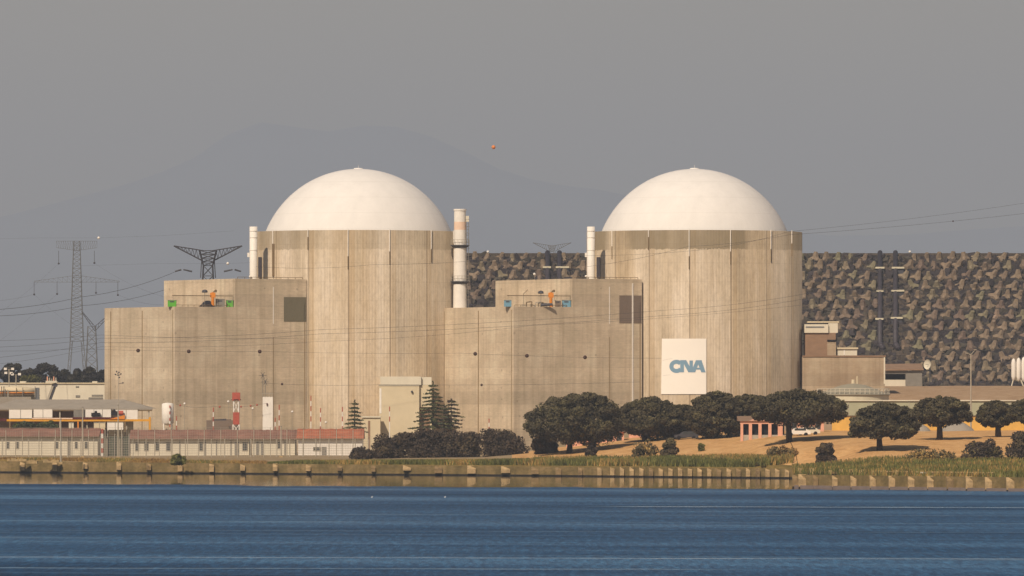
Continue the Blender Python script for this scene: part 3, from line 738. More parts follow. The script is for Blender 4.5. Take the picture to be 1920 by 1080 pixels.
# hatch building in front of the left cylinder ----------------------
def hatch():
    Y = 1468.0; x0, x1 = WX(711, Y), WX(809, Y); xm = WX(786, Y)
    t = thing('hatch_building', ((x0 + x1) / 2, Y, GZ), 'tall cream building against the left reactor with a recessed grey door', 'industrial building')
    zt = WZ(706, Y)
    mb = MB(); mb.box(x0, xm, Y, Y + 14, GZ - 1, WZ(722, Y)); mb.box(xm, x1, Y + 0.8, Y + 14, WZ(763, Y), WZ(722, Y) + 0.002)
    mb.box(xm + 0.01, x1, Y + 2.2, Y + 13.9, GZ - 1, WZ(763, Y)); mb.build('wall', M['cream'], t)
    mb = MB(); mb.box(x0 + 0.2, xm + 0.4, Y + 0.25, Y + 13.6, WZ(722, Y), zt); mb.box(xm + 0.41, x1, Y + 0.95, Y + 13.6, WZ(722, Y) + 0.004, zt - 0.1); mb.build('parapet', M['cream_light'], t)
    mb = MB(); mb.box(xm + 0.05, x1 - 0.4, Y + 2.08, Y + 2.19, GZ, WZ(765, Y)); mb.build('door', M['brownwall'], t)
    mb = MB(); mb.box(x0 - 0.12, xm, Y - 0.08, Y, WZ(723.5, Y), WZ(721, Y)); mb.build('ledge', M['frame'], t)
    mb = MB(); mb.box(x0 + 0.05, x0 + 0.45, Y - 0.06, Y + 0.0, WZ(775, Y), WZ(728, Y)); mb.build('drain', M['white'], t)
    mb = MB(); mb.sphere((WX(772.5, Y), Y - 0.3, WZ(734.5, Y)), 0.24, 8); mb.build('siren', M['steel_dark'], t)
    t = thing('switch_house', (WX(695, Y), 1462, GZ), 'small cream flat roofed house left of the tall cream building', 'small building')
    mb = MB(); mb.box(WX(679, 1462), WX(713, 1462), 1462, 1467, GZ - 1, WZ(783, 1462)); mb.build('wall', M['cream'], t)
    mb = MB(); mb.box(WX(677.5, 1462), WX(714, 1462), 1461.7, 1467, WZ(783, 1462), WZ(780.5, 1462)); mb.build('roof_slab', M['cream_light'], t)
    mb = MB(); mb.box(WX(690, 1462), WX(694, 1462), 1461.94, 1462.0, GZ, WZ(789, 1462)); mb.build('door', M['brownwall'], t)
hatch()

# ------------------------------------------------------------------ annexes right of the right reactor
def annexes():
    Y = 1491.5
    t = thing('annex_building', (WX(1580, Y), Y, 6), 'long low concrete annex joined to the right side of the right reactor', 'industrial building')
    mb = MB(); mb.box(WX(1504.5, Y), WX(1659, Y), Y, Y + 20, 2, WZ(669, Y)); mb.build('wall', M['annex'], t)
    mb = MB(); mb.box(WX(1505, Y), WX(1661, Y), Y - 0.2, Y + 20.2, WZ(669, Y), WZ(666.5, Y)); mb.build('roof_edge', M['brownwall'], t)
    mb = MB(); mb.box(WX(1657, Y), WX(1659.6, Y), Y - 0.12, Y - 0.0, WZ(720, Y), WZ(669.5, Y)); mb.build('corner_pipe', M['cream_light'], t)
    Y = 1493.0
    t = thing('penthouse', (WX(1540, Y), Y, WZ(667, 1491.5)), 'brown two level penthouse with pale corrugated top on the annex roof', 'roof building')
    mb = MB(); mb.box(WX(1510, Y), WX(1567, Y), Y, Y + 9, WZ(666.5, 1491.5) , WZ(624, Y)); mb.build('wall', M['brownwall'], t)
    mb = MB(); mb.box(WX(1508.5, Y), WX(1553, Y), Y - 0.35, Y + 9, WZ(624, Y), WZ(608, Y)); mb.build('louvre_band', M['cream_light'], t)
    mb = MB(); mb.box(WX(1510.5, Y), WX(1545, Y), Y - 0.42, Y - 0.35, WZ(614.5, Y), WZ(612, Y)); mb.build('slot', M['steel'], t)
    mb = MB(); mb.box(WX(1553.3, Y), WX(1571, Y), Y + 0.2, Y + 9, WZ(624, Y), WZ(605.5, Y)); mb.build('corrugated_box', M['cream_light'], t)
    mb = MB(); mb.box(WX(1514, Y), WX(1573, Y), Y + .1, Y + 9.3, WZ(605, Y), WZ(602.5, Y)); mb.build('roof_sheet', M['cream'], t)
    mb = MB(); mb.box(WX(1551, Y), WX(1567, Y), Y - 0.5, Y - 0.01, WZ(640, Y), WZ(637, Y)); mb.build('canopy', M['dark'], t)  # near-black slab put in for the dark recess opening
    mb = MB(); mb.box(WX(1551, Y), WX(1567.5, Y), Y - 0.3, Y - 0.005, WZ(666.4, Y), WZ(641, Y)); mb.build('porch_wall', M['annex'], t)
    Y = 1493.5
    t = thing('roof_shelter', (WX(1588, Y), Y, WZ(667, 1491.5)), 'low pale corrugated shelter right of the penthouse', 'roof building')
    mb = MB(); mb.box(WX(1570, Y), WX(1607, Y), Y, Y + 5, WZ(666.3, 1491.5), WZ(654.5, Y)); mb.build('wall', M['cream_light'], t)
    mb = MB(); mb.box(WX(1569, Y), WX(1609, Y), Y - 0.3, Y + 5.3, WZ(654.5, Y), WZ(651.5, Y)); mb.build('roof', M['cream'], t)
    mb = MB(); mb.box(WX(1582, Y), WX(1584, Y), Y - 0.05, Y, WZ(666, Y), WZ(655, Y)); mb.build('post', M['white'], t)
    # shed
    Y = 1560.0; gz = TZ(WX(1695, Y), Y)
    t = thing('open_shed', (WX(1695, Y), Y, gz), 'grey single pitch shed with a wide black opening beside the annex', 'shed')
    xa, xb, xc = WX(1655, Y), WX(1698, Y), WX(1729, Y)
    mb = MB(); mb.prism([(xb, Y), (xc, Y), (xc, Y + 10), (xb, Y + 10)], gz - 1, [WZ(698, Y), WZ(692, Y), WZ(692, Y), WZ(698, Y)]); mb.build('wall', M['grey'], t)
    mb = MB(); mb.box(xa, xb - 0.01, Y, Y + 0.2, WZ(701, Y), WZ(694, Y)); mb.build('lintel', M['grey'], t)
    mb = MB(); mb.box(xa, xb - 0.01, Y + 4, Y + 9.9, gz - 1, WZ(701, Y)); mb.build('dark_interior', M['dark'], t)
    mb = MB(); mb.box(xa, xb - 0.02, Y + 0.25, Y + 0.6, gz - 1, WZ(712, Y)); mb.build('stored_goods', M['cream_light'], t)
    mb = MB()
    a = [(xa - 1, Y - 0.6, WZ(693, Y)), (xc + 0.3, Y - 0.6, WZ(692, Y)), (xc + 0.3, Y + 10.6, WZ(681, Y)), (xa - 1, Y + 10.6, WZ(682, Y))]
    mb.quad(*a); b = [(p[0], p[1], p[2] - 0.25) for p in a]; mb.quad(b[3], b[2], b[1], b[0])
    for i in range(4): mb.quad(b[i], b[(i + 1) % 4], a[(i + 1) % 4], a[i])
    mb.build('roof', M['brownwall'], t)
    # dish
    Y = 1566.0; x, z = WX(1741, Y), WZ(683.5, Y); gz = TZ(x, Y)
    t = thing('satellite_dish', (x, Y, gz), 'cream round dish on a short mast above the shed corner', 'dish')
    mb = MB(); mb.cyl((x + 0.3, Y, gz), (x + 0.3, Y, z), 0.16, 0.16, 6); mb.build('mast', M['steel_dark'], t)
    mb = MB()
    d = Vector((-0.75, -0.66, 0.1)).normalized(); u = d.cross(Vector((0, 0, 1))).normalized(); w = u.cross(d)
    rings = []
    for r, dep in ((0.02, 0), (0.5, .06), (0.85, .2), (1.1, .38)):
        rings.append([Vector((x, Y, z)) + d * dep + u * (r * math.cos(k * math.pi / 8)) + w * (r * math.sin(k * math.pi / 8)) for k in range(16)])
    for a, b in zip(rings, rings[1:]):
        for k in range(16): mb.quad(a[k], b[k], b[(k + 1) % 16], a[(k + 1) % 16])
    mb.build('reflector', M['cream_light'], t)
    mb = MB(); mb.cyl((x, Y, z), Vector((x, Y, z)) + d * 0.9, 0.04, 0.04, 4); mb.build('feed_arm', M['steel_dark'], t)
    # round tank with railing, in front of the annex
    Y = 1460.0; cx, R = WX(1603, Y), (1670 - 1536) / 2 * Y / F
    zb, zt = 5.0, WZ(741, Y)
    t = thing('round_tank', (cx, Y + R, zb), 'wide round pale tank with a low domed grey roof and railing', 'tank')
    mb = MB(); mb.lathe((cx, Y + R, 0), [(R, zb), (R, zt)], 64); mb.build('shell', M['tank'], t, smooth=True)
    mb = MB(); mb.lathe((cx, Y + R, zt), [(R * 1.0, 0), (R + 0.3, 0.01), (R + 0.3, 0.22), (R * 0.96, 0.23), (R * 0.7, 1.15), (R * 0.35, 2.05), (0.3, 2.4), (0.01, 2.4)], 48); mb.build('roof', M['tank_roof'], t, smooth=True)
    mb = MB(); n = 44
    for i in range(n):
        a = 2 * math.pi * i / n; p = (cx + (R + .1) * math.cos(a), Y + R + (R + .1) * math.sin(a)); mb.cyl((*p, zt + 0.2), (*p, zt + 1.35), 0.05, 0.05, 4)
    for h in (0.8, 1.35): mb.tube([(cx + (R + .1) * math.cos(2 * math.pi * i / n), Y + R + (R + .1) * math.sin(2 * math.pi * i / n), zt + h) for i in range(n + 1)], 0.05)
    mb.build('railing', M['cream_light'], t)
    mb = MB(); mb.cyl((cx, Y + R, zt + 2.3), (cx, Y + R, zt + 3.2), 0.4, 0.35, 10); mb.cyl((cx + .8, Y + R, zt + 2.3), (cx + .8, Y + R, zt + 3.9), 0.16, 0.16, 6); mb.build('roof_vent', M['cream'], t)
    # long pale green hall below the tank
    Y = 1330.0; gz = 7.0
    t = thing('green_hall', (WX(1760, Y), Y, gz), 'long low pale green hall behind the oaks on the right', 'industrial building')
    mb = MB(); mb.box(WX(1575, Y), WX(2100, Y), Y, Y + 18, gz - 1, WZ(752, Y)); mb.build('wall', M['palegreen'], t)
    mb = MB(); mb.box(WX(1574, Y), WX(2101, Y), Y - 0.3, Y + 18.3, WZ(752, Y), WZ(750, Y)); mb.build('roof', M['cream_light'], t)
    for i, p in enumerate(range(1590, 2080, 38)):
        mb = MB(); mb.box(WX(p, Y), WX(p + 1.2, Y), Y - 0.06, Y, gz, WZ(753, Y)); mb.build('seam', M['frame'], t)
    Y = 1318.0
    t = thing('ochre_wall', (WX(1760, Y), Y, gz), 'low ochre yellow wall in front of the pale green hall', 'wall')
    mb = MB(); mb.box(WX(1560, Y), WX(2080, Y), Y, Y + 0.6, gz - 1, WZ(781, Y)); mb.build('wall', M['ochre'], t)
    mb = MB(); mb.box(WX(1558, Y), WX(2082, Y), Y - 0.15, Y + 0.75, WZ(781, Y), WZ(779, Y)); mb.build('coping', M['dark_joint'], t)
    Y = 1296.0
    for (a, b, y0, lb) in ((1703, 1742, 790, 'grey mound of gravel between two oaks'), (1768, 1822, 786, 'larger grey gravel mound right of the oak trunk')):
        x0, x1 = WX(a, Y), WX(b, Y); gzz = TZ((x0 + x1) / 2, Y)
        mb = MB(); zt_ = WZ(y0, Y); cxm = (x0 + x1) / 2; R_ = (x1 - x0) * 0.62
        rr_ = random.Random(a); prof = [(R_ * f, (zt_ - gzz) * (1 - f) ** 0.8 * (1 + rr_.uniform(-.06, .06))) for f in (1.05, .85, .65, .45, .25, .08, .01)]
        prof[0] = (prof[0][0], -0.3); mb.lathe((cxm, Y, gzz), prof, 20)
        tag(mb.build('gravel_mound', M['roof_grey'], origin=(cxm, Y, gzz), smooth=True), lb, 'mound', 'gravel mounds')
    # white ribbed tank at the frame edge
    Y = 1590.0; t = thing('ribbed_silo_group', (WX(1925, Y), Y, TZ(WX(1925, Y), Y)), 'white ribbed silo standing on splayed legs at the right edge', 'silo')
    for i, p in enumerate((1900.5, 1910, 1919.5, 1929, 1938.5, 1948)):
        x = WX(p, Y); mb = MB(); zt_, zb_ = WZ(672 - 1.5 * min(i, 3), Y), WZ(714 + 1.0 * min(i, 3), Y)
        mb.lathe((x, Y, 0), [(0.05, zb_), (0.35, zb_ + 0.3), (0.52, zb_ + 1.0), (0.52, zt_ - 1.0), (0.35, zt_ - 0.3), (0.05, zt_)], 14); mb.build('bottle', M['white'], t, smooth=True)
    for p, q in ((1900, 1896), (1914, 1920), (1934, 1930), (1944, 1950)):
        mb = MB(); mb.cyl((WX(p, Y), Y, WZ(712, Y)), (WX(q, Y), Y, TZ(WX(q, Y), Y) - .3), 0.14, 0.14, 5); mb.build('leg', M['cream_light'], t)
    # street lamp
    Y = 1300.0; x = WX(1820.5, Y); gz = TZ(x, Y)
    t = thing('lamp_post', (x, Y, gz), 'tall thin pale lamp post with a forked top on the right', 'lamp post')
    mb = MB(); mb.cyl((x, Y, gz), (x, Y, WZ(664, Y)), 0.16, 0.09, 8); mb.build('pole', M['frame'], t)
    for s, dz in ((-1, 0.15), (1, 0.75)):
        mb = MB(); mb.cyl((x, Y, WZ(665, Y)), (x + s * 0.75, Y, WZ(664, Y) + dz), 0.07, 0.06, 5); ar = mb.build('arm', M['frame'], t)
        mb = MB(); mb.box(x + s * 0.75 - 0.25, x + s * 0.75 + 0.25, Y - .15, Y + .15, WZ(664, Y) + dz - 0.02, WZ(664, Y) + dz + 0.12); mb.build('lamp_head', M['frame'], ar)
    # wall along the berm foot
    Y = 1535.0
    t = thing('retaining_wall', (WX(1800, Y), Y, 10), 'long tan retaining wall below the rock dam on the right', 'wall')
    mb = MB(); mb.box(WX(1664, Y), WX(2200, Y), Y, Y + 1.2, 6, WZ(735, Y)); mb.build('wall', M['berm'], t)
    mb = MB(); mb.box(WX(1663, Y), WX(2202, Y), Y - 0.15, Y + 1.35, WZ(735, Y), WZ(733.5, Y)); mb.build('coping', M['frame'], t)
    for px, y, m_, lb in ((1802, 731, 'red', 'small red disc sign standing at the tan retaining wall'), (1876, 734, 'orange', 'small orange hydrant box left of the ribbed silo')):
        Y = 1531; x = WX(px, Y)
        t = thing('marker_post', (x, Y, TZ(x, Y)), lb, 'marker', 'small markers at the retaining wall')
        mb = MB(); mb.cyl((x, Y - 0.05, WZ(y, Y)), (x, Y + 0.05, WZ(y, Y)), 0.42, 0.42, 10); mb.build('disc', M[m_], t)
        mb = MB(); mb.cyl((x, Y, TZ(x, Y)), (x, Y, WZ(y, Y)), 0.06, 0.06, 5); mb.build('post', M['grey'], t)
annexes()

# pink buildings behind the oaks -------------------------------------
def pink_house():
    Y = 1243.0; x0, x1 = WX(1388, Y), WX(1474, Y); gz = TZ(WX(1430, Y), Y) - 0.4
    t = thing('pink_lodge', ((x0 + x1) / 2, Y, gz), 'pink gabled lodge with white pillars and four dark openings under the oak', 'house')
    zt = WZ(790, Y); xm = WX(1428, Y)
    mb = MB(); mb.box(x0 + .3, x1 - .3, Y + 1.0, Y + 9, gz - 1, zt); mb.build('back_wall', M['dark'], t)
    mb = MB(); mb.prism([(x0, Y), (x1, Y), (x1, Y + .5), (x0, Y + .5)], zt - 0.45, zt)
    n = len(mb.v); pts = [(WX(1402, Y), zt), (WX(1452, Y), zt), (xm, WZ(779, Y))]
    mb.v += [(p, Y, z) for p, z in pts] + [(p, Y + .5, z) for p, z in pts]
    mb.f += [(n, n + 1, n + 2), (n + 5, n + 4, n + 3), (n, n + 3, n + 4, n + 1), (n + 1, n + 4, n + 5, n + 2), (n + 2, n + 5, n + 3, n)]; mb.mi += [0] * 5
    mb.build('gable', M['pink'], t)
    for i, p in enumerate((1391, 1407, 1425, 1443.5, 1463)):
        w = (5, 6, 6, 6, 9)[i] / 2
        mb = MB(); mb.box(WX(p - w, Y), WX(p + w, Y), Y - 0.02, Y + .48, gz - 1, zt - 0.45); mb.build('pillar', M['pink'], t)
    mb = MB(); mb.box(x0, x1, Y + 0.1, Y + 0.4, gz - 1, gz + 0.9); mb.build('low_wall', M['frame'], t)
    a = [(x0 - .3, Y - .3, zt + 0.01), (x1 + .3, Y - .3, zt + 0.01), (x1 + .3, Y + 9.3, zt + 0.5), (x0 - .3, Y + 9.3, zt + 0.5)]
    mb = MB(); mb.prism([(p[0], p[1]) for p in a], zt + 0.02, [zt + .08, zt + .08, zt + .9, zt + .9])
    mb.build('roof', M['brownwall'], t)
pink_house()
def pink_long(pa, pb, ya, yb, Y, n, lb):
    x0, x1 = WX(pa, Y), WX(pb, Y); gz = TZ((x0 + x1) / 2, Y); zt = WZ(ya, Y)
    t = thing('pink_building', ((x0 + x1) / 2, Y, gz), lb, 'house', 'long pink buildings behind the oaks')
    mb = MB(); mb.box(x0, x1, Y, Y + 8, gz - 1.5, zt); mb.build('wall', M['pink'], t)
    mb = MB(); mb.box(x0 - .3, x1 + .3, Y - .4, Y + 8.4, zt, zt + 0.25); mb.build('roof', M['roof_orange'], t)
    for i in range(n):
        c = x0 + (x1 - x0) * (i + 0.5) / n
        mb = MB(); mb.box(c - 0.45, c + 0.45, Y - 0.05, Y + 0.02, gz + 0.4, gz + 2.2); w = mb.build('window', M['glass'], t)
pink_long(1062, 1170, 812, 838, 1300, 6, 'long pink building glimpsed under the largest oak')
pink_long(1180, 1382, 808, 830, 1312, 11, 'longer pink building behind the dark middle oaks')
pink_long(1478, 1545, 790, 815, 1290, 3, 'short pale pink building with an ochre gate right of the lodge')
# parked vehicles glimpsed under the trees
def parked_car(px, Y, mat, label, L=4.2):
    x = WX(px, Y); gz = TZ(x, Y) - 0.05
    t = thing('parked_car', (x, Y, gz), label, 'car', 'cars parked under the oaks')
    mb = MB()
    prof = [(-L/2, .35), (-L/2, .8), (-L/2 + .9, .95), (-L/2 + 1.5, 1.42), (L/2 - 1.0, 1.45), (L/2 - .3, .95), (L/2, .85), (L/2, .35)]
    k = len(mb.v)
    for yy in (0, 1.7): mb.v += [(x + a, Y + yy, gz + b) for a, b in prof]
    n = len(prof)
    for i in range(n): j = (i + 1) % n; mb.f.append((k + i, k + n + i, k + n + j, k + j)); mb.mi.append(0)
    mb.f.append(tuple(k + i for i in range(n - 1, -1, -1))); mb.f.append(tuple(k + n + i for i in range(n))); mb.mi += [0, 0]
    mb.build('body', mat, t)
    mb = MB(); mb.prism([(x - L/2 + 1.45, Y - .02), (x + L/2 - .8, Y - .02), (x + L/2 - .8, Y + .02), (x - L/2 + 1.45, Y + .02)], gz + .98, gz + 1.34); mb.build('window', M['glass'], t)
    for s in (-L/2 + .8, L/2 - .8):
        for yy in (-0.03, 1.55):
            mb = MB(); mb.cyl((x + s, Y + yy, gz + .33), (x + s, Y + yy + .2, gz + .33), .33, .33, 12); mb.build('wheel', M['dark'], t)
parked_car(1497, 1236, M['white'], 'white car parked in the shade right of the pink lodge')
parked_car(1515, 1240, M['cream_light'], 'pale car parked second right of the pink lodge')
parked_car(1287, 1268, M['steel_dark'], 'dark grey car under the middle oaks left of the lodge')

# ------------------------------------------------------------------ rock dam with concrete armour blocks
YT, YCR = 1790.0, 1852.0
ZT, ZCR = 15.0, WZ(475, 1852.0)
DXL, DXR = WX(655, 1850), WX(2500, 1850)
def dam_z(Y): return ZT + (Y - YT) / (YCR - YT) * (ZCR - ZT)
def dam_mat():
    m = Mat('dam_rock_fill')
    n = m.noise((1, 1, 1), 0.5, 5, 0.7)
    m.col(m.ramp(n, [(0.3, s2l((52, 46, 44))), (0.5, s2l((78, 70, 60))), (0.72, s2l((104, 92, 72)))]))
    m.bump(n, 0.8, 0.6); return m.m
M['damrock'] = dam_mat()
def block_mat():
    m = Mat('armour_concrete')
    oi = m.n('ShaderNodeObjectInfo')
    c = m.ramp(oi.outputs['Random'], [(0, s2l((118, 100, 88))), (0.35, s2l((128, 112, 92))), (0.7, s2l((138, 120, 100))), (0.93, s2l((126, 120, 94))), (1, s2l((148, 126, 108)))])
    n = m.noise((1, 1, 1), 0.9, 4, 0.6)
    c = m.mix(0.8, c, m.ramp(n, [(0.3, (0.62, 0.6, 0.58)), (0.7, (1.15, 1.13, 1.1))]), 'MULTIPLY')
    m.col(c); return m.m
M['armour'] = block_mat()
M['rock_a'] = simple('dark_rock', (56, 50, 50), 0.3, 0.8, 0.95); M['rock_b'] = simple('grey_rock', (72, 66, 56), 0.3, 0.8, 0.95); M['rock_c'] = simple('brown_rock', (80, 70, 60), 0.3, 0.8, 0.95)
dt = thing('rockfill_dam', (WX(1500, 1800), YT, ZT), 'long dark rockfill dam behind the reactors, its slope covered in concrete blocks', 'dam')
mb = MB(); nx_, ny_ = 60, 10
for i in range(nx_ + 1):
    X = DXL + (DXR - DXL) * i / nx_
    for k in range(ny_ + 1):
        Y = YT + (YCR - YT) * k / ny_; mb.v.append((X, Y, dam_z(Y) - 0.7 + (0.3 * math.sin(X * 1.7 + k) if 0 < k < ny_ else 0)))
    mb.v.append((X, YCR + 8, ZCR - 0.7)); mb.v.append((X, YCR + 70, ZT - 8))
kk = ny_ + 3
for i in range(nx_):
    for k in range(kk - 1): a = i * kk + k; mb.f.append((a, a + kk, a + kk + 1, a + 1)); mb.mi.append(0)
for e in (0, nx_): mb.f.append(tuple(e * kk + k for k in (0, ny_, ny_ + 1, ny_ + 2))); mb.mi.append(0)
mb.build('embankment', M['damrock'], dt)
mb = MB(); mb.box(DXL, DXR, YCR - 0.2, YCR + 0.5, ZCR - 0.8, ZCR + 0.05); mb.build('crest_kerb', M['rock_c'], dt)
# filler stones
r = random.Random(12)
def stone(mb, c, s, mi):
    k = len(mb.v); q = []
    rot = Matrix.Rotation(r.uniform(0, 6.3), 3, 'Z') @ Matrix.Rotation(r.uniform(0, 6.3), 3, 'X')
    for x in (-1, 1):
        for y in (-1, 1):
            for z in (-1, 1):
                v = rot @ Vector((x * s * r.uniform(.4, .9), y * s * r.uniform(.4, .9), z * s * r.uniform(.4, .9))); mb.v.append((c[0] + v.x, c[1] + v.y, c[2] + v.z))
    for f in ((0, 1, 3, 2), (4, 6, 7, 5), (0, 4, 5, 1), (2, 3, 7, 6), (0, 2, 6, 4), (1, 5, 7, 3)): mb.f.append(tuple(k + i for i in f)); mb.mi.append(mi)
mb = MB()
X = WX(700, 1820)
for _ in range(12500):
    X = r.uniform(WX(660, 1820), WX(2300, 1820)) ; pp = px_of(X, 1820)
    Y = r.uniform(YT, YCR - 1.4)
    stone(mb, (X, Y, dam_z(Y) - r.uniform(0, .5)), r.uniform(0.7, 1.5), r.choice((0, 0, 1, 2)))
rk = mb.build('dam_stones', [M['rock_a'], M['rock_b'], M['rock_c']]); tag(rk, kind='stuff')
# one armour block: four tapered legs on a hub
def tetra():
    mb = MB(); ds = [Vector(d).normalized() for d in ((0, 0, 1), (.943, 0, -.33), (-.471, .816, -.33), (-.471, -.816, -.33))]
    # one closed skin: hub tetrahedron corner triangles grown into legs
    hub = 0.75
    for d in ds:
        mb.cyl(Vector((0, 0, 0)), d * 1.75, 1.0, 0.5, 6)
    me_o = mb.build('armour_block', M['armour'], None)
    return me_o
proto = tetra(); first = True; nb = 0
for row in range(14):
    Y = YCR - 2.6 - row * 4.5; zc = dam_z(Y)
    if Y < YT: break
    X0 = WX(868, Y) + (row % 2) * 1.62
    i = 0
    while True:
        X = X0 + i * 3.22; i += 1
        pp = px_of(X, Y); py = YH - (zc - HC) * F / Y
        if pp > 1925: break
        if 1097 < pp < 1502: continue
        if pp < 1100 and py > 580: continue
        if pp < 945 and py > 576: continue
        if py > 722: continue
        if pp < 1662 and py > 668: continue
        if pp < 1572 and py > 606: continue
        if 1642 < pp < 1694 and (py < 660 or r.random() < .8): continue
        if 1018 < pp < 1056 and row < 4 and (1022 < pp < 1036 or 1044 < pp < 1055): continue
        if nb >= 300: break
        Xj, Yj = X + r.uniform(-.35, .35), Y + r.uniform(-.5, .5)
        o = proto if first else proto.copy()
        if not first: COL.objects.link(o)
        first = False; nb += 1
        o.location = (Xj, Yj - 0.35, dam_z(Yj) + (0.0 if row == 0 else 0.5))
        o.rotation_euler = (r.gauss(0.3, .18), r.gauss(0, .2), r.gauss(0.5, .35)); s_ = r.uniform(0.9, 1.1); o.scale = (s_, s_, s_)
        tag(o, 'brown concrete armour block lying on the dark slope of the rockfill dam', 'armour block', 'concrete armour blocks on the dam slope')
# blocks beyond the largest 300: hidden behind the buildings or outside the frame
pm = proto.data; pv = [v.co.copy() for v in pm.vertices]; pf = [tuple(p.vertices) for p in pm.polygons]
mb = MB(); placed = {(round(o.location.x / 3.22), round(o.location.y / 4.5)) for o in COL.objects if o.name.startswith('armour_block')}
for row in range(14):
    Y = YCR - 2.6 - row * 4.5
    if Y < YT: break
    X = DXL + 2 + (row % 2) * 1.62
    while X < WX(2300, Y):
        X += 3.22; pp = px_of(X, Y); py = YH - (dam_z(Y) - HC) * F / Y
        seen = (pp > 1500 and pp < 1928) or (868 < pp < 1100 and py < 580)
        if seen: continue
        k = len(mb.v); mt = Matrix.Translation((X + r.uniform(-.3, .3), Y - .35, dam_z(Y) + .5)) @ Matrix.Rotation(r.gauss(.5, .35), 4, 'Z') @ Matrix.Rotation(r.gauss(.3, .18), 4, 'X')
        mb.v += [tuple(mt @ v) for v in pv]; mb.f += [tuple(k + i for i in f) for f in pf]; mb.mi += [0] * len(pf)
tag(mb.build('armour_rubble', M['armour']), kind='stuff')
# pipes down the dam face
def dam_pipe(px, y_end, label, brackets, w=0.62, ytop=474):
    Yt, Yb = YCR - 0.3, YCR - 0.3
    def onface(py, lift):
        # find Y on slope for the photo row
        lo, hi = YT - 10, YCR
        for _ in range(30):
            mid = (lo + hi) / 2
            if YH - (dam_z(mid) + lift - HC) * F / mid > py: lo = mid
            else: hi = mid
        return Vector((WX(px, mid), mid, dam_z(mid) + lift))
    a, b = onface(ytop - 1, 1.3), onface(y_end, 1.5)
    t = thing('dam_pipe', b, label, 'pipe', 'dark pipes running down the dam')
    mb = MB(); mb.cyl(a, b, w, w, 14); mb.build('pipe', M['pipe_dark'], t, smooth=True)
    mb = MB(); e = b + Vector((w * 0.9, -0.6, -0.9)); mb.cyl(b, e, w * 1.05, w * 1.35, 12); mb.sphere(e, w * 1.35, 8); mb.build('bell_mouth', M['pipe_dark'], t, smooth=True)
    for py, s0, s1 in brackets:
        c = onface(py, 1.3)
        mb = MB(); mb.box(WX(s0, c.y), WX(s1, c.y), c.y - 1.3, c.y + 1.0, c.z - 0.1, c.z + 0.35); br = mb.build('support_slab', M['tank'], t)
        mb = MB(); mb.box(WX(s0, c.y) + .15, WX(s1, c.y) - .15, c.y - 0.9, c.y + 1.6, c.z - 1.6, c.z - 0.1); mb.build('under_slab_shade', M['steel_dark'], br)  # dark box stands in for the shade beneath the slab
def pale_strip(pa, pb, ya, yb, label):
    def fy(py):
        lo, hi = YT - 2, YCR
        for _ in range(30):
            mid = (lo + hi) / 2
            if YH - (dam_z(mid) + .3 - HC) * F / mid > py: lo = mid
            else: hi = mid
        return mid
    Ya, Yb = fy(ya), fy(yb); mb = MB()
    mb.v += []
    x0, x1 = WX(pa, Ya), WX(pb, Ya)
    A = [(x0, Yb, dam_z(Yb) + .3), (x1, Yb, dam_z(Yb) + .3), (x1, Ya, dam_z(Ya) + .3), (x0, Ya, dam_z(Ya) + .3)]
    B = [(p[0], p[1] + .3, p[2] - .9) for p in A]
    mb.quad(*A); mb.quad(B[3], B[2], B[1], B[0])
    for i in range(4): mb.quad(B[i], B[(i + 1) % 4], A[(i + 1) % 4], A[i])
    tag(mb.build('pipe_bedding_slab', M['rock_c'], origin=A[0]), label, 'slab')
pale_strip(1636, 1692, 476, 666, 'long brown slab under the two dark pipes on the right of the dam')
dam_pipe(1650, 645, 'left dark pipe of the right pair running down the dam', [(503, 1641, 1658), (546.5, 1643, 1656), (599, 1641, 1656)])
dam_pipe(1679, 645, 'right dark pipe of the right pair running down the dam', [(503, 1672, 1695), (546, 1671, 1695), (597, 1670, 1692)])
dam_pipe(1026.5, 566, 'dark pipe between the domes, left of its pair', [(502, 1018, 1033)])
dam_pipe(1049, 566, 'dark pipe between the domes, right of its pair', [(502, 1042, 1067)])
for px, y, lb in ((1706, 473, 'white globe marker on the dam crest right of the pipes'), (915, 472, 'tiny white marker on the dam crest right of the tall stack')):
    Y = YCR + 1; t = thing('crest_marker', (WX(px, Y), Y, ZCR), lb, 'marker', 'white markers on the dam crest')
    mb = MB(); mb.sphere((WX(px, Y), Y, ZCR + .4), 0.35, 8); mb.build('globe', M['white'], t, smooth=True)
    mb = MB(); mb.cyl((WX(px, Y), Y, ZCR - .3), (WX(px, Y), Y, ZCR + .2), 0.06, 0.06, 5); mb.build('post', M['grey'], t)

# ------------------------------------------------------------------ sea walls
def seawall_mat(name, dark):
    m = Mat(name)
    n = m.noise((1, 1, 1), 0.35, 5, 0.7); n2 = m.noise((1, 1, 2), 1.4, 4, 0.6)
    c = m.ramp(n, [(0.3, s2l((92, 80, 48))), (0.5, s2l((120, 102, 64))), (0.7, s2l((150, 126, 88)))])
    c = m.mix(0.6, c, m.ramp(n2, [(0.35, (0.7, 0.68, 0.62)), (0.65, (1.12, 1.12, 1.1))]), 'MULTIPLY')
    tc = m.n('ShaderNodeTexCoord'); sep = m.n('ShaderNodeSeparateXYZ'); m.l(tc.outputs['Object'], sep.inputs[0])
    c = m.mix(m.math('LESS_THAN', sep.outputs[2], dark), c, s2l((36, 32, 30)))
    m.col(c); m.bump(n2, 0.5, 0.1); return m.m
M['seawall'] = seawall_mat('stained_quay_concrete', 0.22)
M['pier'] = simple('pale_buttress_concrete', (168, 142, 100), 0.3, 1.6, 0.9, zs=1)
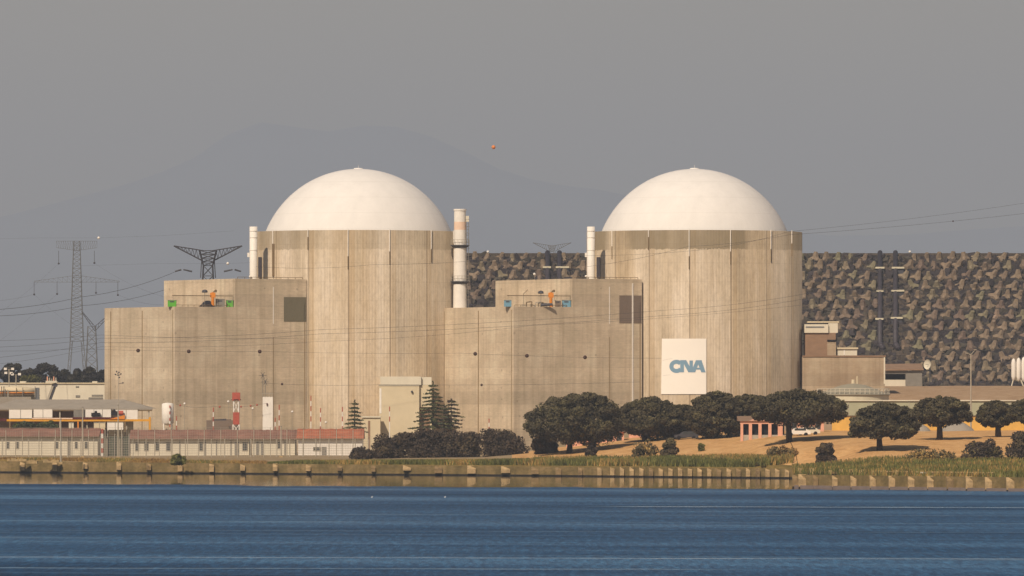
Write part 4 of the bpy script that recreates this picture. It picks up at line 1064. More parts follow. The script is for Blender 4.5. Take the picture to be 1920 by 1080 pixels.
def pier_mat(name, c, zoff):
    m = Mat(name); n = m.noise((1, 1, 1), 1.3, 5, 0.7); c = s2l(c)
    k = m.ramp(n, [(0.32, tuple(v * .55 for v in c)), (0.55, c), (0.75, tuple(v * 1.25 for v in c))])
    tc = m.n('ShaderNodeTexCoord'); sep = m.n('ShaderNodeSeparateXYZ'); m.l(tc.outputs['Object'], sep.inputs[0])
    k = m.mix(m.math('LESS_THAN', sep.outputs[2], m.math('ADD', 0.08, m.math('MULTIPLY', n, 0.3))), k, s2l((40, 35, 33)))
    m.col(k); m.bump(n, .5, .15); return m.m
M['pier_q'] = pier_mat('pale_quay_buttress', (178, 150, 108), 0)
M['pier_dull'] = pier_mat('stained_quay_buttress', (140, 116, 80), 0)
M['ledge'] = simple('lilac_grey_ledge', (120, 106, 100), 0.15, 0.8, 0.9)
def seawall(path, label, zt_f, piers, ledge, zbot=-2, thick=0.9):
    a = path[0]; t = thing('quay_wall', (a[0], a[1], 0), label, 'quay wall', 'concrete quay walls along the water')
    mb = MB()
    for (x0, y0), (x1, y1) in zip(path, path[1:]):
        d = Vector((x1 - x0, y1 - y0, 0)).normalized(); nn = Vector((-d.y, d.x, 0))
        if nn.y < 0: nn = -nn
        n = max(1, int((Vector((x1 - x0, y1 - y0, 0))).length / 6))
        for i in range(n):
            A = (x0 + (x1 - x0) * i / n, y0 + (y1 - y0) * i / n); B = (x0 + (x1 - x0) * (i + 1) / n, y0 + (y1 - y0) * (i + 1) / n)
            mb.prism([A, B, (B[0] + nn.x * thick, B[1] + nn.y * thick), (A[0] + nn.x * thick, A[1] + nn.y * thick)], zbot, [zt_f(A[0]), zt_f(B[0]), zt_f(B[0]), zt_f(A[0])])
    mb.build('wall', M['seawall'], t)
    def at(px):
        for (x0, y0), (x1, y1) in zip(path, path[1:]):
            k = (px - 960) / F
            # X = k*Y on the segment
            den = (x1 - x0) - k * (y1 - y0)
            if abs(den) < 1e-9: continue
            s = (k * y0 - x0) / den
            if -1e-6 <= s <= 1: return (x0 + (x1 - x0) * s, y0 + (y1 - y0) * s)
        return None
    rr_ = random.Random(7)
    for px, w in piers:
        p = at(px)
        if p is None: continue
        x, y = p; hw = w / 2 * y / F; zt = zt_f(x)
        mb = MB()
        mb.prism([(x - hw, y - 0.75), (x + hw, y - 0.75), (x + hw, y + 0.3), (x - hw, y + 0.3)], (zbot if px > 1010 else rr_.uniform(.3, .8)), [zt - 0.5 + rr_.uniform(-.15, .1)] * 2 + [zt + .0 + rr_.uniform(-.1, .1)] * 2)
        mb.build('buttress', M[rr_.choice(('pier_q', 'pier_q', 'pier_dull'))], t)
    if ledge:
        mb = MB()
        for (x0, y0), (x1, y1) in zip(path, path[1:]):
            mb.prism([(x0, y0 - 1.2), (x1, y1 - 1.2), (x1, y1 - .001), (x0, y0 - .001)], -1, ledge)
        mb.build('ledge', M['ledge'], t)
    return t
wA = [(x, y) for x, y in SHORE_A if -210 < x]
pA = [(x, 9) for x in (-75, -16, 42, 103, 160, 223, 279, 338, 397, 455, 516, 578, 637)] + [(700, 8), (763, 15), (822, 14), (884, 16), (948, 17), (1003, 14), (1047, 11), (1088, 8), (1124, 8), (1148, 8)] + [(1166 + i * 18.2, 8) for i in range(18)]
seawall(wA, 'long low brown quay wall with pale buttresses mirrored in the calm water', lambda x: interp(x, [(-95, 2.05), (0, 1.6), (47, 1.62)]), pA, 0.0, )
tag_side = [(40.8, 1045), (71, 1003), (120, 940), (400, 700)]
pB = [(1493, 15), (1504, 14), (1529, 9), (1565, 10), (1600, 11), (1636, 11), (1672, 12), (1708, 12), (1744, 12), (1781, 13), (1817, 13), (1853, 13), (1894, 15), (1932, 14)]
seawall(tag_side, 'nearer projecting quay wall on the right with evenly spaced pale buttresses', lambda x: 1.95, pB, 0.42)
# return side of the projecting quay and its deck
mb = MB(); mb.prism([(40.81, 1045.3), (47.2, 1045.3), (47.2, 1181.5), (46.6, 1181.5)], -2, 1.74)
tag(mb.build('quay_deck', M['verge'], smooth=False), kind='structure')
# low parapet of posts on the deck
t = thing('parapet_wall', (41.2, 1049, 1.8), 'low crumbling parapet on top of the projecting quay', 'wall')
y0p, y1p = 1075.0, 1060.0
mb = MB(); pa, pb = (WX(1492, 1056), 1056.0), (WX(1862, 1019), 1019.0)
mb.prism([pa, pb, (pb[0], pb[1] + .5), (pa[0], pa[1] + .5)], 1.2, 2.35); mb.build('wall', M['seawall'], t)
rr = random.Random(2)
for i, px in enumerate([1500, 1523, 1541, 1558, 1580, 1598, 1621, 1641, 1661, 1682]):
    f = (px - 1492) / 370; x = pa[0] + (pb[0] - pa[0]) * f; y = pa[1] + (pb[1] - pa[1]) * f - .35
    mb = MB(); mb.prism([(x - .3, y), (x + .3, y), (x + .3, y + .34), (x - .3, y + .34)], 1.9, rr.uniform(2.5, 2.8)); mb.build('stub', M['pier'], t)
mb = MB(); f0, f1 = .42, 1.0; A = (pa[0] + (pb[0] - pa[0]) * f0, pa[1] + (pb[1] - pa[1]) * f0 - .15); B = (pb[0], pb[1] - .15)
mb.prism([A, B, (B[0], B[1] + .7), (A[0], A[1] + .7)], 2.36, 2.55); mb.build('coping', M['pier'], t)
for px, y, Y, lb in ((1224, 873.5, 1208, 'small white plate lying on the quay edge'), (1731, 886.0, 1030, 'small white plate on the parapet of the projecting quay')):
    x = WX(px, Y); z = WZ(y, Y); mb = MB(); mb.box(x - .4, x + .4, Y - 1, Y, z - .12, z + .06)
    tag(mb.build('white_plate', M['white'], origin=(x, Y, z)), lb, 'plate')
# birds on the water
for px, y, lb in ((697, 932, 'small white gull floating on the open water, left of two'), (834, 932, 'small white gull floating on the open water, right of two')):
    Y = HC * F / (y + 1 - YH); x = WX(px, Y); mb = MB()
    mb.lathe((0, 0, 0), [(0.01, -.22), (.10, -.12), (.13, .02), (.08, .16), (.01, .26)], 8)
    mb.v = [(x + v[2], Y + v[1], .10 + v[0] * .8) for v in mb.v]
    mb.sphere((x + .2, Y, .28), .07, 6); mb.cyl((x + .14, Y, .14), (x + .19, Y, .26), .05, .05, 6)
    mb.cyl((x + .26, Y, .28), (x + .33, Y, .27), .02, .008, 4)
    mb.v = [(x + (v[0] - x) * .55, Y + (v[1] - Y) * .55, v[2] * .55) for v in mb.v]
    tag(mb.build('gull', M['bird'], origin=(x, Y, 0), smooth=True), lb, 'bird', 'gulls on the water')

# ------------------------------------------------------------------ vegetation
def leaf_mesh(name, mats, clumps, seed, size, per, parent, flat=0.0, shell=0.55, weights=None):
    """clumps: (center, radius vector). Many small leaf quads spread through each clump."""
    g = np.random.default_rng(seed); V = []; MI = []
    for c, rad, mi in clumps:
        n = per if isinstance(per, int) else max(12, int(per * (rad[0] * rad[2] * 1.0)))
        d = g.normal(size=(n, 3)); d /= np.linalg.norm(d, axis=1)[:, None]
        rr_ = (shell + (1 - shell) * g.random(n) ** 0.6)[:, None]
        p = np.array(c) + d * rr_ * np.array(rad)
        nrm = d * 0.8 + g.normal(size=(n, 3)) * 0.7; nrm /= np.linalg.norm(nrm, axis=1)[:, None]
        tv = np.cross(nrm, g.normal(size=(n, 3))); tv /= np.linalg.norm(tv, axis=1)[:, None]
        bv = np.cross(nrm, tv); s = (size * (0.6 + 0.8 * g.random(n)))[:, None]
        q = np.stack([p - tv * s - bv * s * .6, p + tv * s - bv * s * .45, p + tv * s * .8 + bv * s * .6, p - tv * s * .7 + bv * s * .5], 1)
        V.append(q.reshape(-1, 3)); MI.append(np.full(n, mi))
    V = np.concatenate(V); MI = np.concatenate(MI); nf = len(MI)
    o0 = Vector((0, 0, 0)); q_ = parent
    while q_ is not None: o0 += q_.location; q_ = q_.parent
    V = V - np.array(o0)
    me = bpy.data.meshes.new(name)
    me.vertices.add(len(V)); me.vertices.foreach_set('co', V.ravel())
    me.loops.add(nf * 4); me.loops.foreach_set('vertex_index', np.arange(nf * 4))
    me.polygons.add(nf); me.polygons.foreach_set('loop_start', np.arange(nf) * 4)
    for m_ in mats: me.materials.append(m_)
    me.polygons.foreach_set('material_index', MI.astype(np.int32))
    me.update(calc_edges=True); me.validate()
    ob = bpy.data.objects.new(name, me); COL.objects.link(ob)
    if parent is not None: ob.parent = parent
    return ob

def oak(bx0, bx1, ytop, ybot, trunks, Y, seed, label, lobes=None, grp='holm oaks on the dry bank'):
    """crown box in photo pixels, real size from the distance"""
    xc = WX((bx0 + bx1) / 2, Y); base = trunks[0]; gx = WX(base, Y); gz = TZ(gx, Y)
    t = thing('holm_oak', (gx, Y, gz), label, 'tree', grp)
    rx = (bx1 - bx0) / 2 * Y / F; zt, zb = WZ(ytop, Y), WZ(ybot, Y)
    rnd = random.Random(seed); cl = []
    H_ = zt - zb
    cz = zb + H_ * 0.42
    for i in range(int(34 + rx * 5)):
        while True:
            u = Vector((rnd.uniform(-1, 1), rnd.uniform(-1, 1), rnd.uniform(-0.75, 1)))
            if 0.35 < u.length < 1: break
        u = u.normalized() * (0.74 + 0.12 * rnd.random())
        R = rx * rnd.uniform(0.17, 0.27)
        up = H_ * 0.58 - R * 0.55; dn_ = H_ * 0.42
        z = cz + (u.z * up * 1.1 if u.z > 0 else u.z * dn_ * 0.9)
        cl.append(((xc + u.x * (rx - R * .55) * 1.08, Y + u.y * (rx * .92 - R * .5), z), (R, R, R * rnd.uniform(.6, .85)), rnd.choice((0, 0, 1, 1, 2))))
    for i in range(int(26 + rx * 4)):
        a = rnd.uniform(0, 6.28); el = rnd.uniform(-.45, 1.45); R = rx * rnd.uniform(.06, .13); e_ = rnd.uniform(.86, .97)
        cl.append(((xc + math.cos(a) * math.cos(el) * rx * e_, Y + math.sin(a) * math.cos(el) * rx * .9 * e_, cz + math.sin(el) * (H_ * .58 if el > 0 else H_ * .42) * e_ - R * .3), (R * 1.3, R * 1.3, R * .8), rnd.choice((0, 1, 1, 2))))
    for i in range(8):
        a = rnd.uniform(0, 6.28); q = rnd.uniform(0, .5)
        cl.append(((xc + math.cos(a) * q * rx, Y + math.sin(a) * q * rx, cz + rnd.uniform(-.1, .3) * H_), (rx * .33, rx * .33, H_ * .26), 0))
    leaf_mesh('crown', [M['leaf_a'], M['leaf_b'], M['leaf_c']], cl, seed, 0.16, 300, t, shell=0.5)
    for tp in trunks:
        tx = WX(tp, Y); tg = TZ(tx, Y)
        mb = MB(); k = Vector((tx + rnd.uniform(-.3, .3), Y, zb + H_ * .12))
        mb.cyl((tx, Y, tg - .3), k, .58, .42, 9)
        for j in range(5):
            a = j * 1.257 + rnd.uniform(-.3, .3); e = Vector((xc + math.cos(a) * rx * .5, Y + math.sin(a) * rx * .5, cz + H_ * rnd.uniform(0, .2)))
            mid = k.lerp(e, .5) + Vector((0, 0, -.3)); mb.cyl(k, mid, .32, .22, 6); mb.cyl(mid, e, .22, .08, 6)
        mb.build('trunk', M['bark'], t, smooth=True)
    return t
oak(984, 1180, 736, 838, [1067, 1112], 1262, 11, 'largest dark holm oak with two trunks in front of the concrete corner')
oak(1150, 1285, 744, 824, [1210], 1274, 12, 'dark holm oak with one short trunk just right of the largest oak')
oak(1222, 1345, 757, 830, [1278], 1284, 13, 'lower dark holm oak below the left edge of the white banner')
oak(1284, 1412, 733, 824, [1330, 1366], 1262, 14, 'tall dark holm oak just right of the white banner')
oak(1345, 1465, 740, 800, [1385], 1280, 15, 'dense holm oak standing left behind the pink lodge')
oak(1408, 1590, 731, 797, [1480], 1216, 16, 'broad holm oak whose crown hangs over the pink lodge')
oak(1592, 1728, 754, 829, [1650], 1182, 17, 'lone round holm oak with a dark oval shadow, nearest to the water')
oak(1705, 1825, 743, 798, [1762], 1205, 18, 'holm oak with a forked trunk left of the tall lamp post')
oak(1828, 1905, 751, 802, [1872], 1212, 19, 'holm oak right of the lamp post in front of the ochre wall')
oak(1885, 1965, 748, 800, [1925], 1218, 20, 'holm oak cut off by the right edge of the photo')

def bush(bx0, bx1, ytop, ybot, Y, seed, label, mats=('bush_a', 'bush_b'), name='bush', grp='dark bushes along the bank', size=.17, dens=200, cat='bush'):
    xc = WX((bx0 + bx1) / 2, Y); gz = TZ(xc, Y); zt, zb = WZ(ytop, Y), min(WZ(ybot, Y), gz) if WZ(ybot, Y) < gz + 3 else WZ(ybot, Y)
    t = thing(name, (xc, Y, gz), label, cat, grp)
    rx = (bx1 - bx0) / 2 * Y / F; H_ = zt - zb; rnd = random.Random(seed); cl = []
    for i in range(int(20 + rx * 5)):
        a = rnd.uniform(0, 6.28); q = rnd.random() ** .5 * .8; h = rnd.random()
        lim = math.sqrt(max(0, 1 - q * q)); R = rx * rnd.uniform(.26, .40) if rx > 1.5 else rx * rnd.uniform(.3, .45)
        R = min(R, 2.2)
        cl.append(((xc + math.cos(a) * q * (rx - R * .4), Y + math.sin(a) * q * rx * .7, zb + max(R * .4, h * (H_ - R * .6) * (.35 + .65 * lim))), (R, R, min(R * .8, H_ * .35)), rnd.choice((0, 0, 1)) % len(mats)))
    leaf_mesh('foliage', [M[m_] for m_ in mats], cl, seed, size, dens, t, shell=.45)
    mb = MB()
    for j in range(4): mb.cyl((xc + rnd.uniform(-.3, .3), Y, gz - .2), (xc + rnd.uniform(-.5, .5) * rx, Y + rnd.uniform(-.3, .3), zb + H_ * .6), .10, .04, 5)
    mb.build('stem', M['bark'], t)
bush(690, 775, 804, 858, 1300, 31, 'dark bush at the left end of the hedge by the white wall')
bush(745, 850, 796, 858, 1296, 32, 'dark bush below the tall conifer')
bush(812, 912, 796, 858, 1297, 33, 'dark bush right below the brown conifer')
bush(893, 1000, 794, 857, 1290, 34, 'broad dark bush left of the largest oak')
bush(994, 1058, 811, 858, 1268, 35, 'round olive bush in front of the largest oak')
bush(650, 705, 836, 856, 1290, 36, 'low grey bush creeping in front of the white wall end')
bush(1096, 1122, 834, 861, 1243, 37, 'small dark shrub on the grass edge under the largest oak')
bush(1232, 1276, 818, 862, 1225, 38, 'upright grey green shrub at the foot of the dry slope', ('bush_b', 'brush_g'))
bush(1432, 1500, 834, 866, 1192, 39, 'sparse straw coloured brush on the slope below the lodge', ('brush', 'brush_g'), dens=90)
bush(1528, 1577, 829, 867, 1178, 40, 'small round dark bush on the slope left of the lone oak')
bush(1798, 1885, 822, 868, 1150, 41, 'low wide grey green bush at the right below the lamp post', ('bush_a', 'brush_g'))
bush(1878, 1960, 806, 866, 1148, 42, 'taller bush cut off by the right edge above the quay', ('bush_a', 'bush_b'))
bush(1690, 1800, 838, 866, 1140, 43, 'straggly brown scrub right of the lone oak shadow', ('brush_g', 'reed_y'), dens=70)
bush(318, 350, 851, 868, 1262, 44, 'small green clump on the bare quay below the guard fence', ('reed_g', 'reed_d'), dens=110)
bush(1308, 1322, 828, 850, 1232, 45, 'tiny green sapling alone on the dry slope', ('reed_g', 'reed_d'), dens=50)
bush(1180, 1240, 824, 862, 1228, 46, 'thin pale shrub left of the grey green shrub', ('brush_g', 'reed_y'), dens=40)
# hedge
bush(22, 68, 789, 804, 1430, 47, 'left half of the low green hedge below the yellow beam', ('con_a', 'reed_d'), grp='low hedges', name='hedge', cat='hedge')
bush(64, 114, 789, 804, 1430, 48, 'right half of the low green hedge below the yellow beam', ('con_a', 'reed_d'), grp='low hedges', name='hedge', cat='hedge')

def conifer(px, bw, ytop, ybot, Y, seed, label, mats=('con_a', 'con_b')):
    x = WX(px, Y); gz = GZ; zt, zb = WZ(ytop, Y), WZ(ybot, Y)
    t = thing('conifer', (x, Y, gz), label, 'tree', 'cedars by the buildings')
    rnd = random.Random(seed); R0 = bw / 2 * Y / F; H_ = zt - zb; cl = []
    mb = MB(); mb.cyl((x, Y, gz - .3), (x, Y, zt - .3), .28, .04, 8); tiers = int(H_ / .7)
    for k in range(tiers):
        f = k / tiers; z = zb + f * H_ * .97; R = R0 * (1 - f) ** .85 + .25
        nb_ = 8 if f < .7 else 6
        for j in range(nb_):
            a = 6.283 * j / nb_ + rnd.uniform(-.35, .35) + k; L = R * rnd.uniform(.62, 1.08)
            e = Vector((x + math.cos(a) * L, Y + math.sin(a) * L, z - L * .10 + rnd.uniform(-.1, .15)))
            mb.cyl((x, Y, z + .15), e, .05, .02, 4)
            ns = max(2, int(L / .5))
            for s in range(ns):
                q = (s + .8) / ns; c = Vector((x, Y, z + .15)).lerp(e, q)
                cl.append(((c.x, c.y, c.z), (.5, .5, .13), rnd.randrange(len(mats))))
    cl.append(((x, Y, zt - .5), (.18, .18, .6), 0))
    mb.build('trunk', M['bark'], t)
    leaf_mesh('foliage', [M[m_] for m_ in mats], cl, seed, .15, 12, t, shell=.1)
conifer(812, 78, 714, 800, 1420, 51, 'tall green cedar rising above the dark bushes')
conifer(846, 56, 744, 800, 1424, 52, 'shorter brownish cedar right behind the tall cedar', ('con_c', 'bush_a', 'con_b'))
conifer(665, 44, 749, 808, 1420, 53, 'small green cedar beside the red roof end')

def far_tree(px, w, ytop, seed, label, mats=('far_a', 'far_b')):
    Y = 1900.0 + (seed % 3) * 12; x = WX(px, Y); gz = TZ(x, Y); zt = WZ(ytop, Y)
    t = thing('far_tree', (x, Y, gz), label, 'tree', 'dark trees behind the pale hall')
    rnd = random.Random(seed); rx = w / 2 * Y / F; H_ = min(zt - gz, 13); cl = []
    for i in range(38):
        a = rnd.uniform(0, 6.28); q = rnd.random() ** .5 * .75; h = rnd.random(); R = rx * rnd.uniform(.25, .38)
        cl.append(((x + math.cos(a) * q * rx, Y + math.sin(a) * q * rx, zt - R * .55 - (1 - math.sqrt(max(0, 1 - q * q))) * H_ * .5 - h * h * H_ * .8), (R, R, R * .8), rnd.randrange(len(mats))))
    cl.append(((x, Y, zt - H_ * .55), (rx * .8, rx * .8, H_ * .42), 0)); cl.append(((x, Y, zt - H_ * .75), (rx * .9, rx * .9, H_ * .35), 0))
    leaf_mesh('crown', [M[m_] for m_ in mats], cl, seed, .34, 240, t, shell=.5)
    mb = MB(); mb.cyl((x, Y, gz - .3), (x, Y, zt - H_ * .5), .35, .2, 8); mb.build('trunk', M['bark'], t)
far_tree(-20, 60, 684, 61, 'dark tree cut off by the left edge behind the pale hall')
far_tree(22, 56, 679, 62, 'tall dark tree behind the floodlight masts at the far left')
far_tree(58, 40, 692, 63, 'olive green lower tree between two dark trees', ('far_g', 'far_b'))
far_tree(86, 54, 681, 64, 'tallest dark blue green tree left of the great pylon foot')
far_tree(118, 40, 692, 65, 'dark tree around the foot of the great pylon')
far_tree(144, 42, 693, 66, 'dark tree right of the great pylon foot')
far_tree(168, 40, 688, 67, 'dark tree near the concrete wall at the far left')
far_tree(192, 36, 694, 68, 'dark tree half hidden by the left concrete building')

# reeds and grass along the quay: nobody could count them
def blades(name, n, band, mats, size, seed, hf):
    rnd = random.Random(seed); V = []; MI = []
    for _ in range(n):
        px = rnd.uniform(band[0], band[1]); 
        k = (px - 960) / F
        # distance behind the quay
        Yq = 1227.0
        for _i in range(12): Yq = (shore(k * Yq) if not (40.8 < k * Yq < 47) else (1045 if px > 1487 else 1185))
        v = rnd.random()
        ft = interp(px, FOOT)
        dep = max(9, ft - Yq + 4) if px > 1000 else interp(px, [(-60, 9), (490, 8), (700, 18), (1000, 24)])
        Y = Yq + 1.3 + v * dep; X = k * Y
        if px > 1487 and X < 47.2: z = 1.74
        else: z = TZ(X, Y) - .02
        h = hf(px, v, rnd); w = size * rnd.uniform(.6, 1.3); lean = rnd.uniform(-.35, .35) * h; ly = rnd.uniform(-.3, .3) * h
        a = rnd.uniform(0, 3.14); dx, dy = math.cos(a) * w, math.sin(a) * w
        V += [(X - dx, Y - dy, z), (X + dx, Y + dy, z), (X + dx * .3 + lean, Y + dy * .3 + ly, z + h), (X - dx * .3 + lean, Y - dy * .3 + ly, z + h)]
        patch = math.sin(X * .35 + 2 * math.sin(Y * .11)) + rnd.uniform(-.9, .9)
        MI.append(1 if patch > .75 else (2 if patch < -.6 else 0))
    me = bpy.data.meshes.new(name); nf = len(MI)
    me.vertices.add(nf * 4); me.vertices.foreach_set('co', np.array(V).ravel())
    me.loops.add(nf * 4); me.loops.foreach_set('vertex_index', np.arange(nf * 4))
    me.polygons.add(nf); me.polygons.foreach_set('loop_start', np.arange(nf) * 4)
    for m_ in mats: me.materials.append(M[m_])
    me.polygons.foreach_set('material_index', np.array(MI, dtype=np.int32)); me.update(calc_edges=True)
    ob = bpy.data.objects.new(name, me); COL.objects.link(ob); tag(ob, kind='stuff'); return ob
blades('reeds', 52000, (498, 1990), ('reed_g', 'reed_y', 'reed_d'), .10, 71, lambda px, v, r_: r_.uniform(.35, 1.0) * interp(px, [(498, .25), (560, .8), (900, 1.15), (1000, 1.3), (1500, 1.35), (1990, 1.2)]) * (1 - .35 * v))
blades('dry_tufts', 9000, (1040, 1990), ('reed_y', 'brush', 'reed_g'), .07, 72, lambda px, v, r_: r_.uniform(.15, .45))

blades('quay_weeds', 9000, (-60, 500), ('reed_y', 'reed_g', 'brush'), .09, 73, lambda px, v, r_: r_.uniform(.1, .5))

# ------------------------------------------------------------------ left side yard
def left_yard():
    # far pale hall
    Y = 1640.0; t = thing('pale_hall', (WX(60, Y), Y, 6), 'long pale concrete hall at the far left behind the grey canopy', 'industrial building')
    gz = 4.0
    mb = MB(); mb.box(WX(-120, Y), WX(215, Y), Y, Y + 25, gz - 2, WZ(719.5, Y)); mb.build('wall', M['cream_light'], t)
    mb = MB(); mb.box(WX(-121, Y), WX(216, Y), Y - .3, Y + 25.3, WZ(719.5, Y), WZ(717.5, Y)); mb.build('parapet', M['cream'], t)
    for p, q in ((36, 47), (86, 106), (172, 181)):
        mb = MB(); mb.box(WX(p, Y), WX(q, Y), Y + 2, Y + 6, WZ(717.5, Y), WZ(714.8, Y)); mb.build('rooflight', M['cream_light'], t)
    for p, q, y0, y1 in ((142, 148, 724, 726.5), (172, 193, 740, 743), (166, 193, 745, 748), (142, 150, 741, 745)):
        mb = MB(); mb.box(WX(p, Y), WX(q, Y), Y - .12, Y - .001, WZ(y1, Y), WZ(y0, Y)); mb.build('wall_vent', M['grey'], t)
    # stair tower / conveyor
    Y = 1620.0; t = thing('conveyor', (WX(95, Y), Y, 5), 'slanting conveyor with a cluttered platform on top in front of the pale hall', 'conveyor')
    mb = MB(); mb.cyl((WX(89, Y), Y, WZ(752, Y)), (WX(101, Y), Y, WZ(719, Y)), .32, .32, 5); mb.build('left_rail', M['frame'], t)
    mb = MB(); mb.cyl((WX(93.5, Y), Y, WZ(752, Y)), (WX(105, Y), Y, WZ(720, Y)), .28, .28, 5); mb.build('right_rail', M['steel_dark'], t)
    mb = MB(); mb.box(WX(86, Y), WX(107, Y), Y - 1, Y + 2, WZ(717.5, Y), WZ(714, Y)); mb.build('platform', M['cream_light'], t)
    for i, p in enumerate((89, 93, 97, 101, 105)):
        mb = MB(); mb.box(WX(p, Y) - .12, WX(p, Y) + .12, Y - .5, Y - .2, WZ(714, Y), WZ(706 + (i % 3) * 2, Y)); mb.build('mast', M[('pink', 'frame', 'grey')[i % 3]], t)
    mb = MB(); mb.cyl((WX(104, Y), Y - .6, WZ(722, Y)), (WX(104, Y), Y + .6, WZ(722, Y)), .5, .5, 8); mb.build('drum', M['steel_dark'], t)
    # low process unit, far left
    Y = 1560.0; t = thing('process_unit', (WX(30, Y), Y, 4), 'low round pale tank wrapped in pipes at the far left', 'tank')
    R = 4.6; cx = WX(28, Y)
    mb = MB(); mb.lathe((cx, Y + R, 0), [(R, 2), (R, WZ(731, Y)), (R * .96, WZ(728, Y)), (.1, WZ(723.5, Y))], 40); mb.build('shell', M['cream'], t, smooth=True)
    for k, z in enumerate((733, 736.5, 741)):
        mb = MB(); mb.tube([(cx + (R + .3) * math.cos(a), Y + R + (R + .3) * math.sin(a), WZ(z, Y)) for a in [math.pi + i * math.pi / 16 for i in range(17)]], .13 + .03 * k, 6); mb.build('ring_pipe', M[('frame', 'orange', 'stain_pipe')[k]], t)
    rnd = random.Random(8)
    for k in range(9):
        x = WX(rnd.uniform(2, 66), Y); mb = MB(); mb.cyl((x, Y - .4, WZ(745, Y)), (x, Y - .4, WZ(rnd.uniform(722, 732), Y)), .09, .09, 5); mb.build('riser', M[('frame', 'grey', 'stain_pipe')[k % 3]], t)
    mb = MB(); mb.box(WX(66, Y), WX(73, Y), Y, Y + 2, 2, WZ(727, Y)); mb.build('panel', M['steel'], t)
    mb = MB(); mb.box(WX(-30, Y), WX(60, Y), Y - 3, Y - 2, 2, WZ(744, Y)); mb.build('plinth', M['roof_grey'], t)
    # floodlights
    for px, y, lb, c in ((17, 692, 'floodlight mast with four white lamps at the far left', 4), (30, 702, 'shorter floodlight mast with two lamps right of the first', 2)):
        Y = 1600.0; x = WX(px, Y); t = thing('floodlight_mast', (x, Y, 4), lb, 'floodlight', 'floodlight masts at the far left')
        mb = MB(); mb.cyl((x, Y, 3), (x, Y, WZ(y, Y)), .16, .12, 6); mb.build('pole', M['frame'], t)
        mb = MB(); mb.box(x - .9, x + .9, Y - .1, Y + .1, WZ(y + 1, Y), WZ(y, Y)); mb.build('crossbar', M['grey'], t)
        for i in range(c):
            dx = (-.8, .8, -.7, .5)[i]; dz = (0, 0, -.9, -.95)[i]
            mb = MB(); mb.box(x + dx - .32, x + dx + .32, Y - .35, Y - .12, WZ(y, Y) + dz - .2, WZ(y, Y) + dz + .3); mb.build('lamp', M['white'], t)
    # open shed with grey hipped canopy
    Y = 1445.0; t = thing('canopy_shed', (WX(140, Y), Y, GZ), 'wide open shed under a long grey sloping canopy, cluttered with white panels', 'shed')
    ze, zr = WZ(766, Y), WZ(749, Y + 9)
    a = [(WX(-25, Y), Y, ze), (WX(286, Y), Y, ze), (WX(232, Y + 9), Y + 9, zr), (WX(30, Y + 9), Y + 9, zr)]
    mb = MB(); mb.quad(*a); b = [(p[0], p[1], p[2] - .25) for p in a]; mb.quad(b[3], b[2], b[1], b[0])
    c = [(WX(-25, Y), Y + 18, ze), (WX(286, Y), Y + 18, ze)]
    mb.quad(a[3], a[2], (c[1]), (c[0]))
    n = len(mb.v); mb.v += [a[1], c[1], a[2], a[0], c[0], a[3]]; mb.f += [(n, n + 1, n + 2), (n + 4, n + 3, n + 5)]; mb.mi += [0, 0]
    for i in range(4): mb.quad(b[i], b[(i + 1) % 4], a[(i + 1) % 4], a[i])
    mb.build('roof', M['roof_grey'], t)
    mb = MB(); mb.box(WX(-24, Y), WX(285, Y), Y + .05, Y + .25, ze - .5, ze - .26); mb.build('fascia', M['stain_pipe'], t)
    for p in (-10, 18, 63, 112, 163, 202, 237, 279):
        mb = MB(); mb.box(WX(p, Y) - .13, WX(p, Y) + .13, Y + .3, Y + .55, GZ - .2, ze - .26); mb.build('column', M['frame'], t)
    mb = MB(); mb.box(WX(-25, Y), WX(200, Y), Y + 12, Y + 12.3, GZ - 1, ze + .3); mb.build('back_wall', M['brownwall'], t)
    mb = MB(); mb.box(WX(200.1, Y), WX(246, Y), Y + 8, Y + 8.3, GZ - 1, ze); mb.build('side_wall', M['cream'], t)
    def item(name, p, q, y0, y1, dy, mat, lb, cat, grp=None, d=1.0):
        x0, x1 = WX(p, Y + dy), WX(q, Y + dy); zb, zt_ = WZ(y1, Y + dy), WZ(y0, Y + dy)
        tt = thing(name, ((x0 + x1) / 2, Y + dy, zb), lb, cat, grp)
        mb = MB(); mb.box(x0, x1, Y + dy, Y + dy + d, zb, zt_); mb.build('body', mat, tt)
        mb = MB(); mb.box(x0 - .05, x1 + .05, Y + dy - .06, Y + dy + d + .06, zt_, zt_ + .1); mb.build('rim', M['frame'], tt)
        k = max(2, int((x1 - x0) / 1.6))
        for i in range(1, k):
            xx = x0 + (x1 - x0) * i / k; mb = MB(); mb.box(xx - .04, xx + .04, Y + dy - .05, Y + dy - .001, zb, zt_ - .03); mb.build('seam', M['grey'], tt)
        return tt
    G = 'white panels under the grey canopy'  # unidentified white panels, set ahead of the eave to catch the sun
    item('white_panel', 17, 60, 767.5, 784.5, -1.6, M['white'], 'big white panel under the left part of the canopy', 'container', G)
    item('white_panel', 63, 98, 767, 783, -1.5, M['white'], 'second white panel right of the big one under the canopy', 'container', G)
    item('grey_container', 138, 158, 768, 783, -1.2, M['grey'], 'grey container under the middle of the canopy', 'container')
    item('white_panel', 160, 208, 767, 783, -.9, M['white'], 'white panel with a dark window right of the grey one', 'container', G)
    item('white_panel', 215, 258, 768, 786, -1.0, M['white'], 'white panel at the right end of the canopy', 'container', G)
    item('white_cabinet', 201, 231, 792, 806, -6, M['white'], 'white cabinet below the yellow beam between brown posts', 'cabinet', 'cabinets under the yellow beam')
    item('white_cabinet', 129, 138, 793, 803, -6, M['cream_light'], 'small pale cabinet below the yellow beam', 'cabinet', 'cabinets under the yellow beam')
